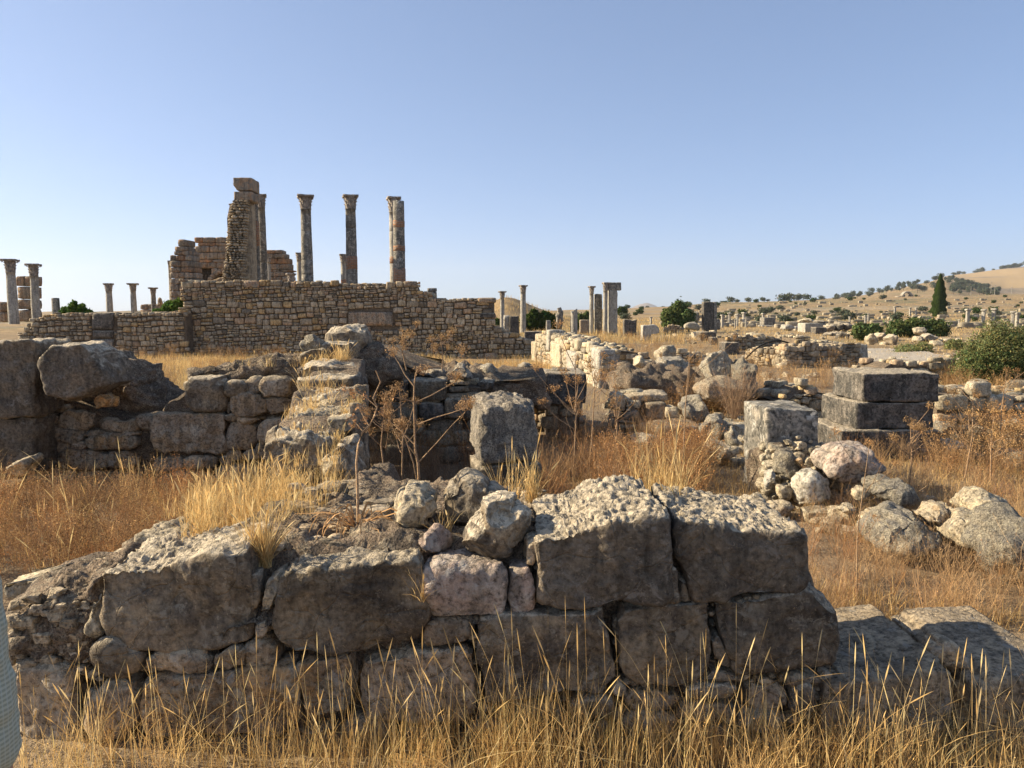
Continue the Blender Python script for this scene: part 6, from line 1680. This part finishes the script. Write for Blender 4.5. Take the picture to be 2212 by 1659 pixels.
shrub("green_shrub", "low wispy bush at the left foot of the large feathery shrub", "shrub", [(2040, 735, 2080, 770)], 32, 4000, .04, m_wisp, seed=11)

# cypress
cyY = 165.0
cyp = empty("cypress", (P(2027, 690, cyY)[0], cyY, float(H(P(2027, 690, cyY)[0], cyY))), "tall dark cypress tree standing alone below the hillside", "tree")
zc0, zc1 = P(2027, 689, cyY)[2], P(2027, 595, cyY)[2]
xs_c = OFF[cyp.name][0]
r_ = np.random.RandomState(3)
n = 16000
t = r_.uniform(0, 1, n)
rad = np.interp(t, [0, .05, .18, .4, .7, .9, 1.0], [.5, 1.15, 1.5, 1.42, .98, .45, .02]) * (1 + .10 * np.sin(t * 40)) 
a = r_.uniform(0, 6.28, n)
rad = rad * (1 + .12 * vnoise(np.stack((np.cos(a) * 2, np.sin(a) * 2, t * 9), 1))) * r_.uniform(.75, 1.0, n)
c = np.stack((xs_c + rad * np.cos(a), cyY + rad * np.sin(a), zc0 + (zc1 - zc0) * t), 1)
u = np.stack((np.cos(a) * .12, np.sin(a) * .12, np.full(n, .3)), 1) * r_.uniform(.6, 1.3, (n, 1)); v = np.stack((-np.sin(a), np.cos(a), np.zeros(n)), 1) * .13
V = np.stack((c - u, c - v, c + u, c + v), 1).reshape(-1, 3)
mk("crown", V, np.arange(4 * n).reshape(-1, 4), plant_mat("cypress_leaf", (.035, .055, .014), .1), cyp, tint=np.repeat(r_.uniform(.5, 1.5, (n, 1)) * np.ones(3), 4, 0), smooth=False)
V, F = tube(np.array([(xs_c, cyY, OFF[cyp.name][2] - .3), (xs_c, cyY, zc0 + 1), (xs_c, cyY, zc1 - 1.5)]), np.array((.28, .2, .05)), 8)
mk("trunk", V, F, m_bark, cyp)

# far trees and shrubs: copies
def far_tree_proto(name, label, cat, group, w, h, n, size, trunk=.3, seed=0, mat=None):
    r_ = np.random.RandomState(seed)
    root = empty(name, (0, 0, 0), label, cat, group)
    bl_ = [(r_.uniform(-.45, .45) * w, r_.uniform(-.3, .3) * w, h * r_.uniform(trunk + .25, .8), w * r_.uniform(.45, .7), w * .55, h * r_.uniform(.2, .32)) for _ in range(5)]
    V, F, T = leafball(r_, bl_, n, size, .5, 1.3, shell=.3)
    mk("crown", V, F, mat or m_olive, root, tint=T, smooth=False)
    if trunk:
        V, F = tube(np.array([(0, 0, -.3), (.05 * w, 0, h * trunk * 1.4), (bl_[0][0] * .5, 0, h * .65)]), np.array((.12, .09, .04)) * w * .6, 6)
        mk("trunk", V, F, m_bark, root)
    return root
_first = {}
def place(proto, x, y, s, rz):
    z = float(H(x, y))
    if proto.name not in _first:
        _first[proto.name] = 1; o = proto
    else:
        o = proto.copy(); sc.collection.objects.link(o)
        for chd in list(proto.children):
            c = chd.copy(); sc.collection.objects.link(c); c.parent = o
    o.location = (x, y, z - .1 * s); o.scale = (s, s, s); o.rotation_euler = (0, 0, rz)
    return o
oliv = [far_tree_proto("olive_tree", "small rounded olive tree on the wooded ridge below the bare hill", "tree", "olive trees on the ridge", 3.4, 7, 420, .55, .25, k) for k in range(3)]
r_ = np.random.RandomState(21)
def topix(u, y): return (u - CX) / FPX * y
cnt = 0
for k in range(92):      # along the ridge line and over the slope
    u = 1800 + (2150 - 1800) * r_.rand() ** .8
    y = r_.uniform(860, 960) if k % 2 else r_.uniform(700, 900)
    place(oliv[k % 3], topix(u, y), y, r_.uniform(.75, 1.25), r_.uniform(0, 6)); cnt += 1
for k in range(60):
    u = r_.uniform(2040, 2150); y = r_.uniform(640, 940)
    place(oliv[k % 3], topix(u, y), y, r_.uniform(.7, 1.1), r_.uniform(0, 6))
hil = far_tree_proto("hill_tree", "dark little tree on the crest of the bare hill", "tree", "trees on the hill crest", 5.5, 9, 400, .8, .15, 8)
for k in range(34):
    u = r_.choice([r_.uniform(2050, 2080), r_.uniform(2090, 2122), r_.uniform(2120, 2215), r_.uniform(2150, 2215)])
    y = r_.uniform(1480, 1560)
    place(hil, topix(u, y), y, r_.uniform(.7, 1.35), r_.uniform(0, 6))
dsh = [far_tree_proto("dry_shrub", "low dark green shrub dotted over the far dry slope", "shrub", "shrubs on the far slope", 2.6, 2.6, 330, .34, 0, 30 + k, m_leafd if k else m_olive) for k in range(2)]
for k in range(105):
    u = r_.uniform(1340, 2300); y = math.exp(r_.uniform(math.log(120), math.log(520)))
    place(dsh[k % 2], topix(u, y), y, r_.uniform(.3, .8) * (.6 + y / 500), r_.uniform(0, 6))
for u, y, s in [(1590, 470, 1.6), (1612, 465, 2.0), (1644, 470, 1.9), (1655, 470, 1.1), (1576, 430, 2.2), (1700, 420, 2.8), (1722, 400, 2.4), (1740, 430, 2.3), (1770, 480, 2.), (1800, 500, 2.), (1828, 500, 2.2), (1690, 380, 2.6)]:
    place(dsh[0], topix(u, y), y, s * .62, u)

# far ruins: low walls and stumps scattered over the plain
parts = []
for k in range(420):
    u = r_.uniform(1440, 2300); y = math.exp(r_.uniform(math.log(75), math.log(330)))
    if r_.rand() < .5: u = 1500 + 60 * round((u - 1500) / 60) + r_.normal(0, 14)
    x = topix(u, y); z = float(H(x, y)); s = r_.uniform(.2, .5) * (1 + y / 500)
    V, F = rock_mesh(s * r_.uniform(.6, 2.2), s * .6, s * r_.uniform(.4, 1.1), None, cell=.5 * s, rnd=.1, rough=.08, chips=4, cut=.2, seed=k, fs=1)
    parts.append((V + (x, y, z + .3 * s), F, np.ones(3) * r_.uniform(.45, .9)))
V, F, T = join(parts)
tag(mk("rubble", V, F, m_rubp, None, tint=T, origin=(60, 150, 0)), "low tumbled ruins scattered over the far plain", "rubble", kind="stuff")
# distant stumps in a row
fp = empty("stone_post", (0, 0, 0), "tiny pale column stump in the row of far ruins", "column stump", "far column stumps on the plain")
V, F = rock_mesh(.22, .22, 1.25, None, cell=.2, rnd=.08, rough=.03, seed=4)
mk("shaft", V + (0, 0, 1.2), F, m_colp, fp)
V, F = rock_mesh(.34, .34, .14, None, cell=.15, rnd=.05, rough=.03, seed=5)
mk("capital", V + (0, 0, 2.5), F, m_colp, fp)
for u, py_, s in [(1575, 703, 1), (1592, 704, .9), (1606, 703, 1), (1611, 706, .7), (1560, 706, .9), (1588, 708, .6), (1648, 698, .8), (1659, 699, .7), (1875, 696, .6), (1932, 690, .7), (1965, 690, .6), (1978, 690, .6), (2089, 702, 1.25), (2123, 702, 1.25), (2145, 702, 1.3), (2186, 708, 1.2), (2196, 706, 1.1), (2071, 706, .6), (1835, 700, .6), (1869, 700, .7), (1406, 705, .7), (1437, 703, .6)]:
    g = G(u, py_ + 2)
    place(fp, g[0], g[1], s * .8 * g[1] / 105, u)

# ruined arches on the rise
ay = 520.0
ar = empty("ruined_arch", (topix(1962, ay), ay, float(H(topix(1962, ay), ay))), "ruined triple arch standing on the far rise left of the cypress", "arch")
zg = OFF[ar.name][2]
def apier(x0, y0, x1, y1, seed, D=4., mat=None, taper=.7):
    block("pier", [(x0 + (x1 - x0) * (1 - taper), y0), (x1, y0), (x1, y1), (x0, y1)], ay, D, mat or m_dark, ar, seed=seed, cell=.5, rnd=.3, rough=.2, chips=4, cut=.15)
apier(1936, 640, 1947, 653, 1); apier(1946, 637, 1956, 653, 2); apier(1965, 636, 1974, 653, 3); apier(1976, 638, 1988, 652, 4, taper=.5); apier(1986, 645, 2003, 652, 5, taper=.6)
ap = []
for k in range(9):
    t0, t1 = math.pi * k / 9, math.pi * (k + 1) / 9
    V, F = block(None, [(1961 + 11 * math.cos(t0), 640 - 11 * math.sin(t0)), (1961 + 8 * math.cos(t0), 640 - 8 * math.sin(t0)), (1961 + 8 * math.cos(t1), 640 - 8 * math.sin(t1)), (1961 + 11 * math.cos(t1), 640 - 11 * math.sin(t1))], ay, 3.5, None, cell=.5, rnd=.1, rough=.1)
    ap.append((V, F))
V, F, _ = join(ap); mk("arch_ring", V, F, m_colp, ar)

# power poles on the plain
for k, (u, y, h) in enumerate([(2133, 560, 14), (2141, 540, 11), (2177, 620, 10), (2090, 640, 9)]):
    x = topix(u, y); z = float(H(x, y))
    V, F = tube(np.array([(x, y, z - .3), (x, y, z + h)]), np.array((.16, .11)), 6)
    V2, F2 = tube(np.array([(x - .9, y, z + h * .93), (x + .9, y, z + h * .93)]), .07, 5)
    V, F, _ = join([(V, F), (V2, F2)])
    tag(mk("utility_pole", V, F, m_colp, None), ["tallest thin utility pole on the far plain", "shorter utility pole beside the tallest one", "thin utility pole at the foot of the bare hill", "faint utility pole near the olive trees"][k], "utility pole")

# ------------------------------------------------------------------ passer-by at the left edge
px_, py0 = -1.141, 1.2
def skin(name, verts, edges, radii, mat, parent, root=0, sub=2):
    me = bpy.data.meshes.new(name)
    me.from_pydata([tuple(np.array(v) - OFF[parent.name]) if parent else v for v in verts], edges, [])
    o = bpy.data.objects.new(name, me); sc.collection.objects.link(o)
    OFF[o.name] = OFF[parent.name] if parent else np.zeros(3)
    sm_ = o.modifiers.new("skin", 'SKIN'); sm_.use_smooth_shade = True
    for i, r in enumerate(radii):
        me.skin_vertices[0].data[i].radius = (r, r * .8) if not isinstance(r, tuple) else r
        me.skin_vertices[0].data[i].use_root = (i == root)
    s = o.modifiers.new("sub", 'SUBSURF'); s.levels = sub; s.render_levels = sub
    me.materials.append(mat)
    if parent: o.parent = parent
    return o
mskin = M("skin"); mskin.set(mskin.b, "Base Color", (.46, .27, .18, 1))
mhair = M("hair"); mhair.set(mhair.b, "Base Color", (.05, .035, .025, 1))
mtr = M("trousers"); mtr.set(mtr.b, "Base Color", (.16, .15, .13, 1))
msh = M("checked_shirt")
xyz = msh.n("ShaderNodeSeparateXYZ", {0: msh.pos})
wv = msh.ramp(msh.math('FRACT', msh.math('MULTIPLY', xyz.outputs[2], 120.0)), [(.45, 0.), (.55, 1.)])
wh = msh.ramp(msh.math('FRACT', msh.math('MULTIPLY', msh.math('ADD', xyz.outputs[0], xyz.outputs[1]), 90.0)), [(.7, 0.), (.8, 1.)])
cfab = msh.mix((.45, .46, .35), (.31, .33, .255), wv)
cfab = msh.mix(cfab, (.46, .5, .44), msh.math('MULTIPLY', wh, .5))
msh.set(msh.b, "Base Color", cfab)
person = empty("person", (px_, py0, 0), "passer by in a light green checked shirt cut off by the left edge", "person")
q = np.array((px_, py0, 0.))
bv = [(0, 0, .92), (0, 0, 1.08), (0, 0, 1.28), (0, 0, 1.41), (0, .005, 1.50), (0, .02, 1.57), (0, .03, 1.65), (0, .02, 1.73),
      (.10, 0, .86), (.11, .02, .48), (.11, -.01, .09), (.11, .13, .04), (-.10, 0, .86), (-.11, -.02, .48), (-.11, -.04, .09), (-.11, .1, .04),
      (.165, 0, 1.38), (.208, -.01, 1.11), (.222, .02, .79), (-.165, 0, 1.38), (-.21, -.02, 1.10), (-.215, .08, .88)]
be = [(0, 1), (1, 2), (2, 3), (3, 4), (4, 5), (5, 6), (6, 7), (0, 8), (8, 9), (9, 10), (10, 11), (0, 12), (12, 13), (13, 14), (14, 15), (3, 16), (16, 17), (17, 18), (3, 19), (19, 20), (20, 21)]
br = [(.12, .09), (.11, .085), (.12, .085), .06, .05, .068, (.082, .1), (.06, .075), .085, .06, .042, .035, .085, .06, .042, .035, .055, .042, .03, .055, .042, .03]
n0 = len(bv)
bv += [(0, .135, 1.63), (.086, .02, 1.63), (-.086, .02, 1.63)]; be += [(6, n0), (6, n0 + 1), (6, n0 + 2)]; br += [.013, .016, .016]   # nose and ears
for sgn, wr in ((1, 18), (-1, 21)):
    wx, wy, wz = bv[wr]
    for f, (dx, L_) in enumerate(((-.02, .075), (-.007, .085), (.007, .08), (.02, .065))):
        i0 = len(bv)
        bv += [(wx + sgn * dx * .3, wy + .02 + dx, wz - .07), (wx + sgn * .004, wy + .03 + dx * 1.3, wz - .07 - L_ * .55), (wx - sgn * .012, wy + .03 + dx * 1.3, wz - .07 - L_)]
        be += [(wr, i0), (i0, i0 + 1), (i0 + 1, i0 + 2)]; br += [.014, .009, .007]
    i0 = len(bv)
    bv += [(wx - sgn * .015, wy + .045, wz - .035), (wx - sgn * .02, wy + .065, wz - .075)]
    be += [(wr, i0), (i0, i0 + 1)]; br += [.012, .009]
skin("body", [q + v for v in bv], be, br, mskin.m, person)
hv_, hf_ = lathe([(.002, .118), (.05, .108), (.082, .07), (.097, .02), (.096, -.03), (.085, -.085), (.07, -.10)], 24)
hv_ = hv_ * (.93, 1.12, 1.0)
hv_[:, 2] += np.where(hv_[:, 1] > .03, .055 * sstep(.03, .09, hv_[:, 1]) * (hv_[:, 2] < .06), 0)      # hairline lifted over the brow
hv_ += .006 * np.stack([vnoise(hv_ * 40 + 20 * c) for c in range(3)], 1)
mk("hair", hv_ + q + (0, .012, 1.665), hf_, mhair.m, person)
skin("trousers", [q + v for v in [(0, 0, .95), (.10, 0, .84), (.11, .02, .48), (.11, -.01, .11), (-.10, 0, .84), (-.11, -.02, .48), (-.11, -.04, .11)]], [(0, 1), (1, 2), (2, 3), (0, 4), (4, 5), (5, 6)], [(.135, .10), .105, .08, .07, .105, .08, .07], mtr.m, person)
skin("shirt", [q + v for v in [(0, 0, .78), (0, 0, 1.08), (0, 0, 1.28), (0, 0, 1.41), (.17, 0, 1.37), (.216, -.01, 1.11), (.226, .02, .78), (-.17, 0, 1.37), (-.215, -.02, 1.10), (-.225, .06, .92)]],
     [(0, 1), (1, 2), (2, 3), (3, 4), (4, 5), (5, 6), (3, 7), (7, 8), (8, 9)], [(.19, .15), (.165, .13), (.165, .12), .085, .075, .066, .058, .075, .066, .058], msh.m, person, sub=4)
tx = bpy.data.textures.new("folds", 'CLOUDS'); tx.noise_scale = .07; tx.noise_depth = 2
dm = bpy.data.objects["shirt"].modifiers.new("folds", 'DISPLACE'); dm.texture = tx; dm.strength = .028; dm.mid_level = .5; dm.texture_coords = 'LOCAL'

# ------------------------------------------------------------------ haze
hv = M("haze_air")
hv.t.nodes.remove(hv.b)
pv = hv.t.nodes.new("ShaderNodeVolumePrincipled")
pv.inputs["Color"].default_value = (.80, .86, .95, 1)
pv.inputs["Density"].default_value = 0.00011
pv.inputs["Anisotropy"].default_value = 0.2
hv.t.links.new(pv.outputs[0], hv.t.nodes["Material Output"].inputs["Volume"])
bV = np.array([(x, y, z) for z in (-12, 420) for y in (-7000, 7000) for x in (-7000, 7000)], float)
bF = np.array([(0, 2, 3, 1), (4, 5, 7, 6), (0, 1, 5, 4), (2, 6, 7, 3), (0, 4, 6, 2), (1, 3, 7, 5)])
hz_ = mk("haze", bV, bF, hv.m, None, smooth=False)
tag(hz_, "thin pale haze over the far hills", "haze", kind="stuff")
